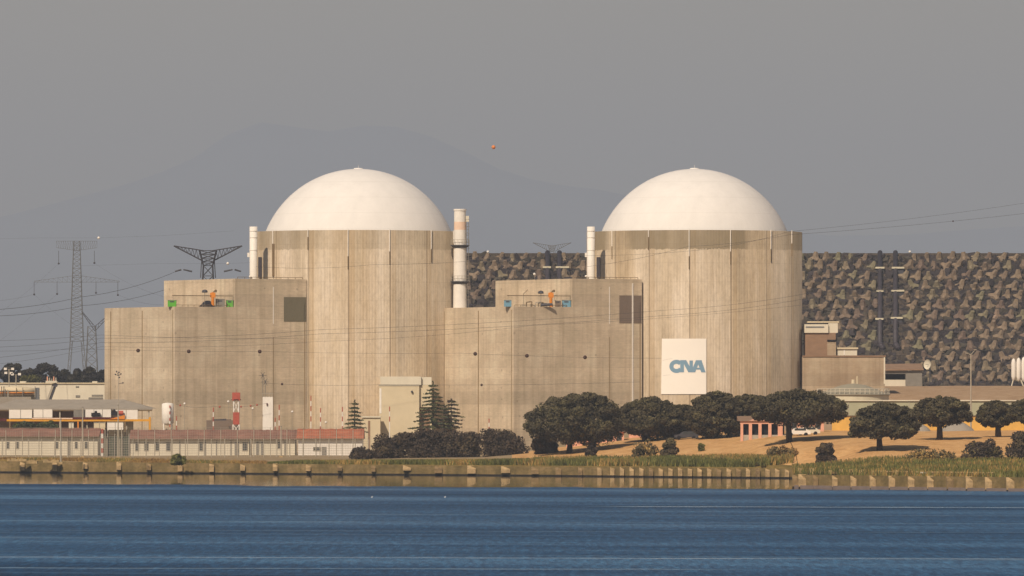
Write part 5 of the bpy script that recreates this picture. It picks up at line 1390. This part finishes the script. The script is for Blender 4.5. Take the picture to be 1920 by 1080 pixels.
    item('white_cabinet', 176, 197, 793, 806, -5, M['cream'], 'cream cabinet with red stripes below the yellow beam', 'cabinet', 'cabinets under the yellow beam')
    for p, q, y0, y1, lb in ((173, 190, 774, 781, 'black rectangular opening in the white panel'), (210, 222, 771, 779, 'black machine left of the red drum')):
        mb = MB(); x0, x1 = WX(p, Y + 2), WX(q, Y + 2); mb.box(x0, x1, Y - 1.6, Y - 1.2, WZ(y1, Y + 2), WZ(y0, Y + 2)); mb.cyl(((x0 + x1) / 2, Y - 1.4, WZ(y0, Y + 2)), ((x0 + x1) / 2, Y - 1.4, WZ(y0, Y + 2) + .4), .3, .2, 8)  # solid black boxes; the first stands for a dark window
        tag(mb.build('black_box', M['dark'], origin=(x0, Y + 2, WZ(y1, Y + 2))), lb, 'machine', 'black machines under the canopy')
    mb = MB(); x0 = WX(223, Y); mb.cyl((x0, Y - 1.6, WZ(774, Y + 2)), (WX(232, Y), Y - 1.6, WZ(774, Y + 2)), .45, .45, 10); tag(mb.build('red_drum', M['red'], origin=(x0, Y + 2, WZ(774, Y + 2))), 'red drum right of the black machine under the canopy', 'drum')
    # yellow gantry
    Yg = Y - 3.0; t = thing('yellow_gantry', (WX(150, Yg), Yg, GZ), 'long yellow beam on posts running in front of the canopy shed', 'gantry')
    mb = MB(); mb.box(WX(12, Yg), WX(283, Yg), Yg, Yg + .5, WZ(790, Yg), WZ(786, Yg)); mb.build('beam', M['yellow'], t)
    mb = MB(); mb.box(WX(60, Yg), WX(136, Yg), Yg - .1, Yg + .6, WZ(785.8, Yg), WZ(783.5, Yg)); mb.build('pale_plate', M['pale_red'], t)
    mb = MB(); mb.box(WX(136, Yg), WX(232, Yg), Yg - .12, Yg + .62, WZ(785.8, Yg), WZ(782.3, Yg)); mb.build('dark_plate', M['redwood'], t)
    mb = MB(); mb.box(WX(-20, Yg), WX(12, Yg), Yg - .12, Yg + .62, WZ(789.5, Yg), WZ(784.5, Yg)); mb.build('dark_plate', M['redwood'], t)
    mb = MB(); mb.prism([(WX(205, Yg), Yg - .2), (WX(234, Yg), Yg - .2), (WX(234, Yg), Yg + .7), (WX(205, Yg), Yg + .7)], WZ(786, Yg), [WZ(786, Yg), WZ(778, Yg), WZ(778, Yg), WZ(786, Yg)]); mb.build('trolley', M['orange'], t)
    mb = MB(); mb.box(WX(279, Yg), WX(282.5, Yg), Yg - .05, Yg + .45, GZ - .3, WZ(782, Yg)); mb.build('leg', M['yellow'], t)
    for p in (17, 145, 152, 185, 196, 233):
        mb = MB(); mb.box(WX(p, Yg), WX(p + 2.6, Yg), Yg + .05, Yg + .4, GZ - .3, WZ(790, Yg)); mb.build('leg', M['stain_pipe' if p != 145 else 'orange'], t)
    # low brown strip building roofs and white walls
    def lowhouse(pa, pb, Yh, ridge, eave, wall_b, roof, wall, lb, wins, dep=10, cat='low building', grp='low white buildings with red roofs', wy=(828, 842)):
        x0, x1 = WX(pa, Yh), WX(pb, Yh); tt = thing('low_building', ((x0 + x1) / 2, Yh, GZ), lb, cat, grp)
        zr_, ze_ = WZ(ridge, Yh + dep / 2), WZ(eave, Yh)
        mb = MB(); mb.box(x0 + .3, x1 - .3, Yh, Yh + dep, min(WZ(wall_b, Yh), GZ) - 1, ze_); mb.build('wall', M[wall], tt)
        mb = MB(); n_ = 24; rr_ = random.Random(int(pa) + 500)
        # roof as a real gable, with slightly uneven ridge
        for i in range(n_):
            X0, X1 = x0 + (x1 - x0) * i / n_, x0 + (x1 - x0) * (i + 1) / n_
            za, zb_ = zr_ + .05 * math.sin(i * 1.7), zr_ + .05 * math.sin((i + 1) * 1.7)
            e0, e1 = ze_ - .06 + .04 * math.sin(i * 2.1), ze_ - .06 + .04 * math.sin((i + 1) * 2.1)
            mb.quad((X0, Yh - .5, e0 + .12), (X1, Yh - .5, e1 + .12), (X1, Yh + dep / 2, zb_), (X0, Yh + dep / 2, za))
            mb.quad((X0, Yh + dep / 2, za), (X1, Yh + dep / 2, zb_), (X1, Yh + dep + .5, e1), (X0, Yh + dep + .5, e0))
            mb.quad((X0, Yh - .5, e0 - .1), (X1, Yh - .5, e1 - .1), (X1, Yh - .5, e1 + .12), (X0, Yh - .5, e0 + .12))
        n = len(mb.v); mb.v += [(x0, Yh - .5, ze_ + .06), (x0, Yh + dep + .5, ze_), (x0, Yh + dep / 2, zr_), (x1, Yh - .5, ze_ + .06), (x1, Yh + dep + .5, ze_), (x1, Yh + dep / 2, zr_)]
        mb.f += [(n, n + 2, n + 1), (n + 3, n + 4, n + 5)]; mb.mi += [0, 0]
        mb.build('roof', M[roof], tt)
        mb = MB(); mb.box(x0, x1, Yh - .7, Yh - .52, ze_ - .14, ze_ + .08); mb.build('gutter', M['dark_joint'], tt)
        for p, q, kind in wins:
            X0, X1 = WX(p, Yh), WX(q, Yh)
            if kind == 'w':
                mb = MB(); mb.box(X0, X1, Yh - .06, Yh + .02, WZ(wy[1], Yh), WZ(wy[0], Yh)); w_ = mb.build('window', M['frame'], tt)
                mb = MB(); mb.box(X0 + .12, X1 - .12, Yh - .09, Yh - .061, WZ(wy[1], Yh) + .15, WZ(wy[0], Yh) - .1); mb.build('pane', M['glass'], w_)
            elif kind == 'd':
                mb = MB(); mb.box(X0, X1, Yh - .07, Yh + .02, GZ, WZ(wy[0], Yh)); d_ = mb.build('door', M['grey'], tt)
                mb = MB(); mb.box(X1 - .2, X1 - .1, Yh - .12, Yh - .071, GZ + .9, GZ + 1.1); mb.build('handle', M['steel_dark'], d_)
            elif kind == 'p':
                mb = MB(); mb.box(X0, X1, Yh - .1, Yh + .02, GZ, ze_ - .2); mb.build('pilaster', M['grey'], tt)
        return tt
    lowhouse(-40, 186, 1392, 803, 819, 858, 'roof_red', 'cream_light', 'far left low pale building with a faded brown red roof', [(12, 18, 'w'), (30, 36, 'w'), (104, 110, 'w'), (128, 132, 'p'), (140, 146, 'w'), (158, 165, 'w')], 12)
    lowhouse(242, 470, 1396, 806, 824, 858, 'roof_red', 'cream_light', 'long low white building with small windows and a dark red roof', [(253, 261, 'w'), (270, 279, 'w'), (291, 299, 'w'), (311, 320, 'w'), (336, 338, 'p'), (373, 381, 'w'), (384, 386, 'p'), (405, 407, 'p'), (432, 434, 'p'), (440, 448, 'd'), (454, 465, 'w')], 12, wy=(829, 846))
    lowhouse(470, 556, 1394, 806, 824, 858, 'roof_red', 'cream_light', 'short pale section with grey doors between the two white buildings', [(480, 486, 'd'), (489, 495, 'd'), (520, 528, 'w'), (533, 536, 'p')], 12, wy=(828, 842))
    lowhouse(556, 682, 1390, 804, 823, 858, 'roof_orange', 'white', 'white building with the brighter orange red roof beside the small cedar', [(587, 602, 'w'), (603, 612, 'd')], 12, wy=(838, 846))
    # extra roof connecting band (dark link)
    t = thing('screened_gate', (WX(215, 1388), 1388, GZ), 'dark green screened gate between the two low buildings', 'gate')
    mb = MB(); mb.box(WX(188, 1388), WX(243, 1388), 1388, 1388.3, GZ - .5, WZ(818, 1388)); mb.build('screen', M['tile_green'], t)
    for p in (189, 202, 215, 229, 242):
        mb = MB(); mb.box(WX(p, 1388) - .12, WX(p, 1388) + .12, 1387.7, 1387.99, GZ - .5, WZ(813, 1388)); mb.build('post', M['grey'], t)
    t = thing('red_lattice_mast', (WX(192, 1386), 1386, GZ), 'short red and white mast at the left post of the screened gate', 'mast')
    for k in range(6):
        y0 = 858 - k * 9; mb = MB(); mb.cyl((WX(192, 1386), 1386, WZ(y0, 1386)), (WX(192, 1386), 1386, WZ(y0 - 9, 1386)), .22, .22, 6); mb.build('band', M['red' if k % 2 else 'white'], t)
    # white leg tank
    Y = 1432.0
    x = WX(314.5, Y); t = thing('white_silo', (x, Y, GZ), 'squat white silo with a red striped ladder, standing on legs', 'silo')
    mb = MB(); mb.lathe((x, Y, 0), [(.02, WZ(798, Y)), (.8, WZ(796, Y)), (1.18, WZ(793, Y)), (1.18, WZ(758, Y)), (.9, WZ(756, Y)), (.02, WZ(755, Y))], 24); mb.build('shell', M['white'], t, smooth=True)
    for a in (.6, 2.5, 3.8, 5.6):
        mb = MB(); mb.box(x + math.cos(a) * 1.0 - .12, x + math.cos(a) * 1.0 + .12, Y + math.sin(a) - .12, Y + math.sin(a) + .12, GZ - .2, WZ(794, Y)); mb.build('leg', M['white'], t)
    for k in range(7):
        mb = MB(); mb.box(WX(318, Y), WX(320, Y), Y - 1.35, Y - 1.2, WZ(760 + k * 6 + 4.6, Y), WZ(760 + k * 6, Y)); mb.build('ladder_band', M['red' if k % 2 == 0 else 'white'], t)
    # red white tower
    x = WX(443, Y); t = thing('water_tower', (x, Y, GZ), 'red and white banded lattice tower with a red head', 'tower')
    def tower_seg(ya, yb, w, mat, solid):
        mb = MB()
        if solid: mb.box(x - w, x + w, Y - w, Y + w, WZ(yb, Y), WZ(ya, Y))
        else:
            for sx in (-1, 1):
                for sy in (-1, 1): mb.cyl((x + sx * w, Y + sy * w, WZ(yb, Y)), (x + sx * w, Y + sy * w, WZ(ya, Y)), .14, .14, 5)
                mb.cyl((x - sx * w, Y - w, WZ(yb, Y)), (x + sx * w, Y - w, WZ(ya, Y)), .08, .08, 4)
        return mb
    tower_seg(776 - 40, 751, .78, M['red'], True).build('head', M['red'], t)
    mb = MB(); mb.lathe((x, Y, WZ(751, Y)), [(.2, 0), (.95, .05), (.95, .25), (.2, .3)], 12); mb.build('head_rim', M['redwood'], t)
    tower_seg(751, 773, .5, None, False).build('white_lattice', M['white'], t)
    tower_seg(773, 796, .62, None, True).build('red_shaft', M['red'], t)
    tower_seg(796, 812, .62, None, False).build('white_legs', M['white'], t)
    mb = MB(); mb.cyl((x, Y, WZ(736, Y)), (x, Y, WZ(730, Y)), .05, .04, 5); mb.build('spike', M['red'], t)
    # white control tower
    x = WX(502, Y); t = thing('guard_tower', (x, Y, GZ), 'plain white guard tower with antennas on its railed top', 'tower')
    mb = MB(); mb.box(x - 1.02, x + 1.02, Y, Y + 2, GZ - .3, WZ(744, Y)); mb.build('shaft', M['white'], t)
    mb = MB()
    for dx in (-1, -.5, 0, .5, 1): mb.cyl((x + dx, Y - .05, WZ(744, Y)), (x + dx, Y - .05, WZ(738, Y)), .06, .06, 4)
    mb.cyl((x - 1.05, Y - .05, WZ(738, Y)), (x + 1.05, Y - .05, WZ(738, Y)), .06, .06, 4); mb.build('railing', M['frame'], t)
    for dx, y0, y1 in ((-1.0, 744, 700), (-.5, 744, 712)):
        mb = MB(); mb.cyl((x + dx, Y + .5, WZ(y0, Y)), (x + dx, Y + .5, WZ(y1, Y)), .07, .05, 5); an = mb.build('antenna', M['grey'], t)
        for a in range(6):
            mb = MB(); c = Vector((x + dx, Y + .5, WZ(y1 + 4, Y))); mb.cyl(c, c + Vector((math.cos(a * 1.05) * .8, 0, math.sin(a * 1.05) * .8)), .05, .03, 4); mb.build('element', M['steel_dark'], an)
    mb = MB(); mb.box(x - .25, x + .0, Y - .25, Y - .01, WZ(760, Y), WZ(756, Y)); mb.build('alarm', M['redwood'], t)
    # another antenna in front of the left wall
    Ya = 1450.0; x = WX(222, Ya); t = thing('antenna_mast', (x, Ya, GZ), 'thin pale antenna mast in front of the left concrete wall', 'antenna')
    mb = MB(); mb.cyl((x, Ya, GZ), (x, Ya, WZ(696, Ya)), .08, .05, 5); mb.build('pole', M['frame'], t)
    for dx, dz in ((-.6, .1), (-.35, .7), (.1, .5), (.5, .2), (.9, -1.6), (.2, -.5)):
        mb = MB(); c = Vector((x, Ya, WZ(703, Ya) + min(dz, 0) - .2)); e = Vector((x + dx, Ya, WZ(703, Ya) + dz)); mb.cyl(c, e, .05, .05, 4); mb.sphere(e, .16, 6); mb.build('element', M['steel_dark'], t)
    # striped poles
    for i, (px, yt, yb, lb) in enumerate(((331, 780, 807, 'short red and white pole beside the white silo'), (400, 764, 808, 'red and white pole carrying a dark arm'), (523.5, 759, 808, 'red and white pole right of the guard tower'),
                                         (516, 783, 808, 'short red and white pole touching the guard tower foot'), (601, 765, 808, 'red and white pole above the orange red roof'), (642, 763, 808, 'red and white pole left of the small cedar'),
                                         (730.5, 762, 800, 'red and white pole in front of the tall cream building'), (583, 742, 800, 'tall thin red pole against the left reactor joint'), (917, 785, 808, 'red and white pole above the broad dark bush'))):
        Yp = 1428.0; x = WX(px, Yp); t = thing('striped_pole', (x, Yp, GZ), lb, 'pole', 'red and white striped poles')
        n = max(3, round((yb - yt) / 9)); 
        for k in range(n):
            z0, z1_ = WZ(yb - (yb - yt) * k / n, Yp), WZ(yb - (yb - yt) * (k + 1) / n, Yp)
            if k == 0: z0 = GZ - .1
            mb = MB(); mb.cyl((x, Yp, z0), (x, Yp, z1_), .11, .11, 6); mb.build('band', M['red' if (n - k) % 2 else 'white'], t)
        if px == 400:
            mb = MB(); mb.prism([(x, Yp - .1), (WX(424, Yp), Yp - .1), (WX(424, Yp), Yp + .8), (x, Yp + .8)], WZ(788.5, Yp), [WZ(786.5, Yp), WZ(785, Yp), WZ(785, Yp), WZ(786.5, Yp)]); mb.build('arm', M['steel_dark'], t)
    mb = MB(); Yp = 1434; x0, x1 = WX(387, Yp), WX(446, Yp); mb.box(x0, x1, Yp, Yp + 5, GZ - .5, WZ(788, Yp)); mb.box(x0 + 1, x1 - 1.5, Yp + .5, Yp + 4, WZ(788, Yp), WZ(786, Yp))
    tag(mb.build('grey_kiosk', M['louver2'], origin=(x0, Yp, GZ)), 'dull grey kiosk behind the pole with the dark arm', 'kiosk')
    # yard lamps
    for px, y, lb in ((428, 753, 'white globe lamp left of the red head of the banded tower'), (474, 766, 'white globe lamp between the banded tower and guard tower'), (548, 772, 'white globe lamp right of the guard tower'),
                      (611, 792, 'low white globe lamp above the orange red roof'), (346, 757, 'white globe lamp above the white silo pole')):
        Yp = 1440.0; x = WX(px, Yp); t = thing('yard_lamp', (x, Yp, GZ), lb, 'lamp', 'globe lamps in the yard')
        mb = MB(); mb.cyl((x, Yp, GZ), (x, Yp, WZ(y, Yp)), .05, .04, 4); mb.build('post', M['frame'], t)
        mb = MB(); mb.sphere((x, Yp, WZ(y, Yp)), .24, 8); mb.build('globe', M['white'], t, smooth=True)
    # tall pale poles by the quay
    for px, yt, yb, Yp, lb in ((114, 786, 866, 1268, 'tall pale pole at the quay in front of the left fence'), (155, 764, 850, 1330, 'thin pale pole behind the left fence'), (221.5, 760, 858, 1330, 'thick pale pole in front of the screened gate'), (527, 800, 858, 1340, 'thin grey pole in front of the short pale section')):
        x = WX(px, Yp); gz = TZ(x, Yp); t = thing('pale_pole', (x, Yp, gz), lb, 'pole', 'pale poles near the quay')
        mb = MB(); mb.cyl((x, Yp, gz - .1), (x, Yp, WZ(yt, Yp)), .16, .1, 7); mb.build('shaft', M['frame'], t)
        mb = MB(); mb.cyl((x, Yp, WZ(yt, Yp)), (x, Yp, WZ(yt, Yp) + .12), .14, .14, 7); mb.build('cap', M['grey'], t)
        mb = MB(); mb.box(x - .3, x + .3, Yp - .3, Yp + .3, gz - .1, gz + .25); mb.build('footing', M['pier'], t)
    # chain link fences
    def fence(pa, pb, Yf, yt, step, lb, hd):
        t = thing('chain_link_fence', (WX((pa + pb) / 2, Yf), Yf, 1.9), lb, 'fence', 'tall chain link fences around the yard')
        zt_ = WZ(yt, Yf); p = pa; i = 0
        while p <= pb:
            x = WX(p, Yf); g_ = TZ(x, Yf); mb = MB(); mb.cyl((x, Yf, g_ - .1), (x, Yf, zt_), .085, .085, 5); mb.cyl((x, Yf, zt_), (x, Yf - .35, zt_ + .45), .045, .035, 4); mb.build('post', M['frame'], t); p += step; i += 1
        x0, x1 = WX(pa, Yf), WX(pb, Yf); mb = MB(); z = 2.0
        while z < zt_ + .01: mb.cyl((x0, Yf + .07, z), (x1, Yf + .07, z), .017, .017, 3, 0, False); z += hd
        x = x0
        while x < x1: mb.cyl((x, Yf + .07, 2.0), (x, Yf + .07, zt_), .014, .014, 3, 0, False); x += hd
        for dy, dz in ((-.12, .15), (-.35, .45)): mb.cyl((x0, Yf + dy, zt_ + dz), (x1, Yf + dy, zt_ + dz), .018, .018, 3, 0, False)
        mb.build('mesh_screen', M['frame'], t)
    fence(-20, 700, 1345, 823, 24.5, 'nearer tall chain link fence along the left quay', .32)
    fence(-20, 690, 1372, 806, 31, 'rear taller chain link fence in front of the low white buildings', .45)
    # rubble blocks on the quay at the left
    for i, (px, w) in enumerate(((28, 40), (95, 26), (60, 18))):
        Yp = 1281 - i * 3; x = WX(px, Yp); zb = TZ(x, Yp) - .1; mb = MB(); rnd = random.Random(90 + i)
        for k in range(7):
            xx = x + rnd.uniform(-.5, .5) * w * Yp / F; s = rnd.uniform(.25, .5); mb.prism([(xx - s, Yp - s), (xx + s * .8, Yp - s * .9), (xx + s, Yp + s), (xx - s * .7, Yp + s)], zb, zb + rnd.uniform(.25, .6))
        tag(mb.build('rubble_heap', M['pier'], origin=(x, Yp, zb)), ('wide flat heap of pale rubble at the far left quay', 'heap of pale rubble beside the tall pale pole', 'smallest pale rubble heap on the left quay')[i], 'rubble', 'pale rubble on the quay', kind='stuff')
left_yard()

# ------------------------------------------------------------------ pylons
def lattice(mb, p0, p1, w0, w1, n, r=.09):
    """square lattice mast between two points"""
    p0, p1 = Vector(p0), Vector(p1); prev = None
    for i in range(n + 1):
        f = i / n; c = p0.lerp(p1, f); w = w0 + (w1 - w0) * f
        q = [c + Vector((sx * w, sy * w, 0)) for sx, sy in ((-1, -1), (1, -1), (1, 1), (-1, 1))]
        if prev:
            for k in range(4):
                mb.cyl(prev[k], q[k], r * 1.5, r * 1.5, 4, 0, False); mb.cyl(prev[k], q[(k + 1) % 4], r * .7, r * .7, 3, 0, False); mb.cyl(prev[(k + 1) % 4], q[k], r * .7, r * .7, 3, 0, False)
        for k in range(4): mb.cyl(q[k], q[(k + 1) % 4], r * .7, r * .7, 3, 0, False)
        prev = q
def truss(mb, a, b, h0, h1, n, r=.09):
    a, b = Vector(a), Vector(b); pu = pl = None
    for i in range(n + 1):
        f = i / n; u = a.lerp(b, f); l = u - Vector((0, 0, h0 + (h1 - h0) * f))
        mb.cyl(u, l, r * .7, r * .7, 3, 0, False)
        if pu: mb.cyl(pu, u, r, r, 4, 0, False); mb.cyl(pl, l, r, r, 4, 0, False); mb.cyl(pl, u, r * .7, r * .7, 3, 0, False)
        pu, pl = u, l
Y1 = 2100.0
def pylon1():
    x = WX(144, Y1); t = thing('lattice_pylon', (x, Y1, 6), 'tallest faint steel lattice pylon with two pairs of arms at the left', 'pylon', 'steel pylons')
    mb = MB(); lattice(mb, (x, Y1, WZ(640, Y1)), (x, Y1, WZ(452, Y1)), 1.9, .9, 22, .05); mb.build('mast', M['steel'], t)
    for s in (-1, 1):
        mb = MB(); lattice(mb, (x + s * 3.7, Y1, 5), (x + s * 1.6, Y1, WZ(640, Y1)), .5, .35, 8, .045); mb.build('leg', M['steel'], t)
    for s in (-1, 1):
        for (ya, yb, L) in ((452, 470, 38), (516, 529, 80)):
            mb = MB(); ex = x + s * L * Y1 / F
            truss(mb, (x, Y1, WZ(ya, Y1)), (ex, Y1, WZ(ya + (0 if L < 50 else 11), Y1)), (yb - ya) * Y1 / F, .3 if L > 50 else 1.9, 9, .045); mb.build('arm', M['steel'], t)
    for px, ya, yb in ((110, 470, 494), (177, 470, 493), (64, 529, 552), (107, 529, 551), (180, 529, 549), (221, 529, 553)):
        mb = MB(); mb.cyl((WX(px, Y1), Y1, WZ(ya, Y1)), (WX(px, Y1), Y1, WZ(yb, Y1)), .06, .06, 4); mb.sphere((WX(px, Y1), Y1, WZ(yb, Y1)), .3, 6); mb.build('insulator', M['steel_dark'], t)
pylon1()
Y2 = 2250.0
def pylon2():
    x = WX(172, Y2); t = thing('lattice_pylon', (x, Y2, 6), 'smaller faint lattice pylon half hidden by the left concrete wall', 'pylon', 'steel pylons')
    mb = MB(); lattice(mb, (x, Y2, 5), (x, Y2, WZ(612, Y2)), 2.5, 1.2, 12, .07); mb.build('mast', M['steel'], t)
    mb = MB(); truss(mb, (WX(153, Y2), Y2, WZ(583, Y2)), (WX(178, Y2), Y2, WZ(612, Y2)), .3, 1.5, 5, .09); mb.build('arm', M['steel_dark'], t)
    mb = MB(); truss(mb, (WX(212, Y2), Y2, WZ(583, Y2)), (WX(178, Y2), Y2, WZ(612, Y2)), .3, 1.5, 5, .09); mb.build('arm', M['steel_dark'], t)
pylon2()
Y3 = 1720.0
def pylon3(pxc, yt, yw, half, Y, lb, r, dark, zb):
    x = WX(pxc, Y); t = thing('wide_head_pylon', (x, Y, zb), lb, 'pylon', 'steel pylons')
    k = half / 64.0
    mb = MB(); lattice(mb, (x, Y, zb), (x, Y, WZ(yw, Y)), 3.0 * k, 1.1 * k, 16, r); mb.build('mast', M[dark], t)
    mb = MB(); lattice(mb, (x, Y, WZ(yw, Y)), (x, Y, WZ(yt + 9 * k, Y)), 1.1 * k, 2.0 * k, 4, r); mb.build('head', M[dark], t)
    for s in (-1, 1):
        mb = MB(); tip = Vector((x + s * half * Y / F, Y, WZ(yt, Y)))
        inn = Vector((x + s * 8 * k * Y / F, Y, WZ(yt + 9 * k, Y))); low = Vector((x + s * 12 * k * Y / F, Y, WZ(yt + 27 * k, Y)))
        mb.cyl(tip, inn, r * 1.3, r * 1.3, 4); mb.cyl(tip, low, r * 1.6, r * 1.6, 4)
        for i in range(1, 8):
            f = i / 8; u, l = tip.lerp(inn, f), tip.lerp(low, f); mb.cyl(u, l, r * .7, r * .7, 3); u2 = tip.lerp(inn, f - .125); mb.cyl(u2, l, r * .7, r * .7, 3)
        mb.cyl(low, Vector((x + s * 14 * k * Y / F, Y, WZ(yt + 60 * k, Y))), r, r, 4)
        mb.build('arm', M[dark], t)
        for a, b in (((62, 48), (50, 44.5)), ((46, 44.5), (30, 48))) if k > .8 else ():
            mb = MB(); mb.cyl((x + s * a[0] * Y / F, Y, WZ(yt + a[1], Y)), (x + s * b[0] * Y / F, Y, WZ(yt + b[1], Y)), .2, .24, 6); mb.build('insulator', M['steel_dark'], t)
pylon3(390, 461, 498, 64, Y3, 'dark wide headed pylon rising behind the left stepped building', .10, 'steel_dark', 6)
pylon3(1035, 455, 472, 36, 2150.0, 'very faint distant pylon above the dam between the domes', .05, 'steel', 10)

# ------------------------------------------------------------------ overhead wires
def wire(pts, label, r=.035, balls=(), ball_mat='ball_unlit', sag=0.0, grp='overhead power lines', br=.38):
    """pts: (photo column, photo row, distance) anchors; the wire hangs in a shallow curve between them"""
    P3 = []
    for (a, b) in zip(pts, pts[1:]):
        A, B = W(*a), W(*b); n = 14
        for i in range(n + (b is pts[-1])):
            f = i / n; q = A.lerp(B, f); q.z -= sag * 4 * f * (1 - f); P3.append(q)
    t = thing('power_line', P3[0], label, 'power line', grp)
    mb = MB(); mb.tube(P3, r * .5, 4); mb.build('conductor', M['wire'], t)
    for px in balls:
        k = (px - 960) / F
        for a, b in zip(P3, P3[1:]):
            fa, fb = a.x - k * a.y, b.x - k * b.y
            if fa * fb <= 0 and fa != fb:
                q = a.lerp(b, fa / (fa - fb)); mb = MB(); mb.sphere(q, br, 8); mb.build('marker_ball', M[ball_mat], t, smooth=True); break
wire([(-80, 582, 1600), (150, 557, 1660), (330, 509, 1718)], 'upper dark wire sweeping from the far left up to the wide headed pylon', .09, sag=.9)
wire([(-80, 592, 1590), (155, 573, 1650), (345, 531, 1716)], 'lower dark wire sweeping from the far left up to the wide headed pylon', .08, sag=.9)
wire([(-80, 658, 1400), (150, 654, 1402), (500, 659, 1404)], 'wire with three dark marker balls across the left stepped building', .035, (259, 354, 487), sag=.2)
wire([(500, 659, 1404), (860, 662, 1404), (1240, 672, 1402)], 'wire with three dark marker balls across the wall between the domes', .035, (891, 988, 1097), sag=.2)
wire([(-80, 640, 1402), (190, 628, 1404), (560, 634, 1405)], 'plain wire just above the ball carrying wire on the left building', .04, sag=.3)
wire([(-80, 652, 1402), (190, 634, 1404), (600, 618, 1405), (1240, 582, 1406), (1520, 549, 1408), (1990, 520, 1410)], 'long wire rising to the right across both reactors', .045, sag=.5)
wire([(-80, 676, 1398), (190, 642, 1402), (600, 626, 1403), (1240, 592, 1404), (1520, 558, 1406), (1990, 531, 1408)], 'long wire rising just below its twin across both reactors', .045, sag=.5)
wire([(-80, 690, 1396), (190, 650, 1400), (600, 640, 1402), (1000, 610, 1403), (1520, 570, 1404), (1990, 540, 1405)], 'lowest of the three long wires rising across both reactors', .035, sag=.5)
wire([(490, 718, 1425), (720, 721, 1426), (1200, 716, 1427)], 'low wire with small markers crossing the tall cream building', .04, (529, 903), sag=.3, br=.25)
wire([(330, 758, 1430), (400, 762, 1430), (500, 756, 1430)], 'festoon wire hanging between the white silo and the guard tower', .04, (338, 412, 452, 470, 482), 'red', sag=.4, br=.2)
wire([(480, 500, 1440), (700, 496, 1442), (1000, 478, 1445), (1300, 470, 1450), (1480, 434, 1460), (1990, 370, 1480)], 'wire crossing the top of both reactors and climbing into the right sky', .04, sag=.5)
wire([(1100, 500, 1440), (1290, 462, 1445), (1480, 440, 1460), (1990, 392, 1480)], 'second wire climbing into the right sky behind its twin', .045, (1787,), sag=.4, br=.16)
wire([(340, 150, 1500), (925, 276, 1500), (1500, 150, 1500)][1:2] * 1 + [(925.5, 276, 1501)], 'short wire end holding the lone orange ball in the sky', .012, (925.3,), 'ball_orange', br=.42)
for i, (a, b, lb) in enumerate((((-80, 560, 2000), (64, 552, 2100), 'faint wire reaching the lowest left arm of the great pylon'), ((-80, 640, 1900), (110, 494, 2100), 'faint steep wire up to the upper left arm of the great pylon'),
                               ((177, 493, 2100), (320, 560, 1900), 'faint wire falling right from the upper right arm of the great pylon'), ((222, 553, 2100), (330, 570, 1950), 'faint wire falling right from the lower right arm of the great pylon'),
                               ((64, 552, 2100), (190, 640, 1850), 'faint wire falling right from the lower left arm of the great pylon'), ((-80, 690, 1850), (107, 551, 2100), 'faint steep wire up to the lower left arm of the great pylon'))):
    wire([a, b], lb, .035, sag=1.2, grp='faint wires of the great pylon')
for px, y, Y, lb in ((185, 446, 1700, 'tiny white marker ball in the sky right of the great pylon top'), (427, 494, 1600, 'small white marker ball right of the wide headed pylon')):
    q = W(px, y, Y); t = thing('sky_marker', q, lb, 'marker ball', 'white marker balls in the sky')
    mb = MB(); mb.sphere(q, .32, 8); mb.build('ball', M['white'], t, smooth=True)
    mb = MB(); mb.tube([q + Vector((-34, 2, -.5)), q + Vector((-16, 1, .0)), q, q + Vector((15, -1, .5)), q + Vector((32, -2, 1.6))], .012, 3); mb.build('conductor', M['wire'], t)
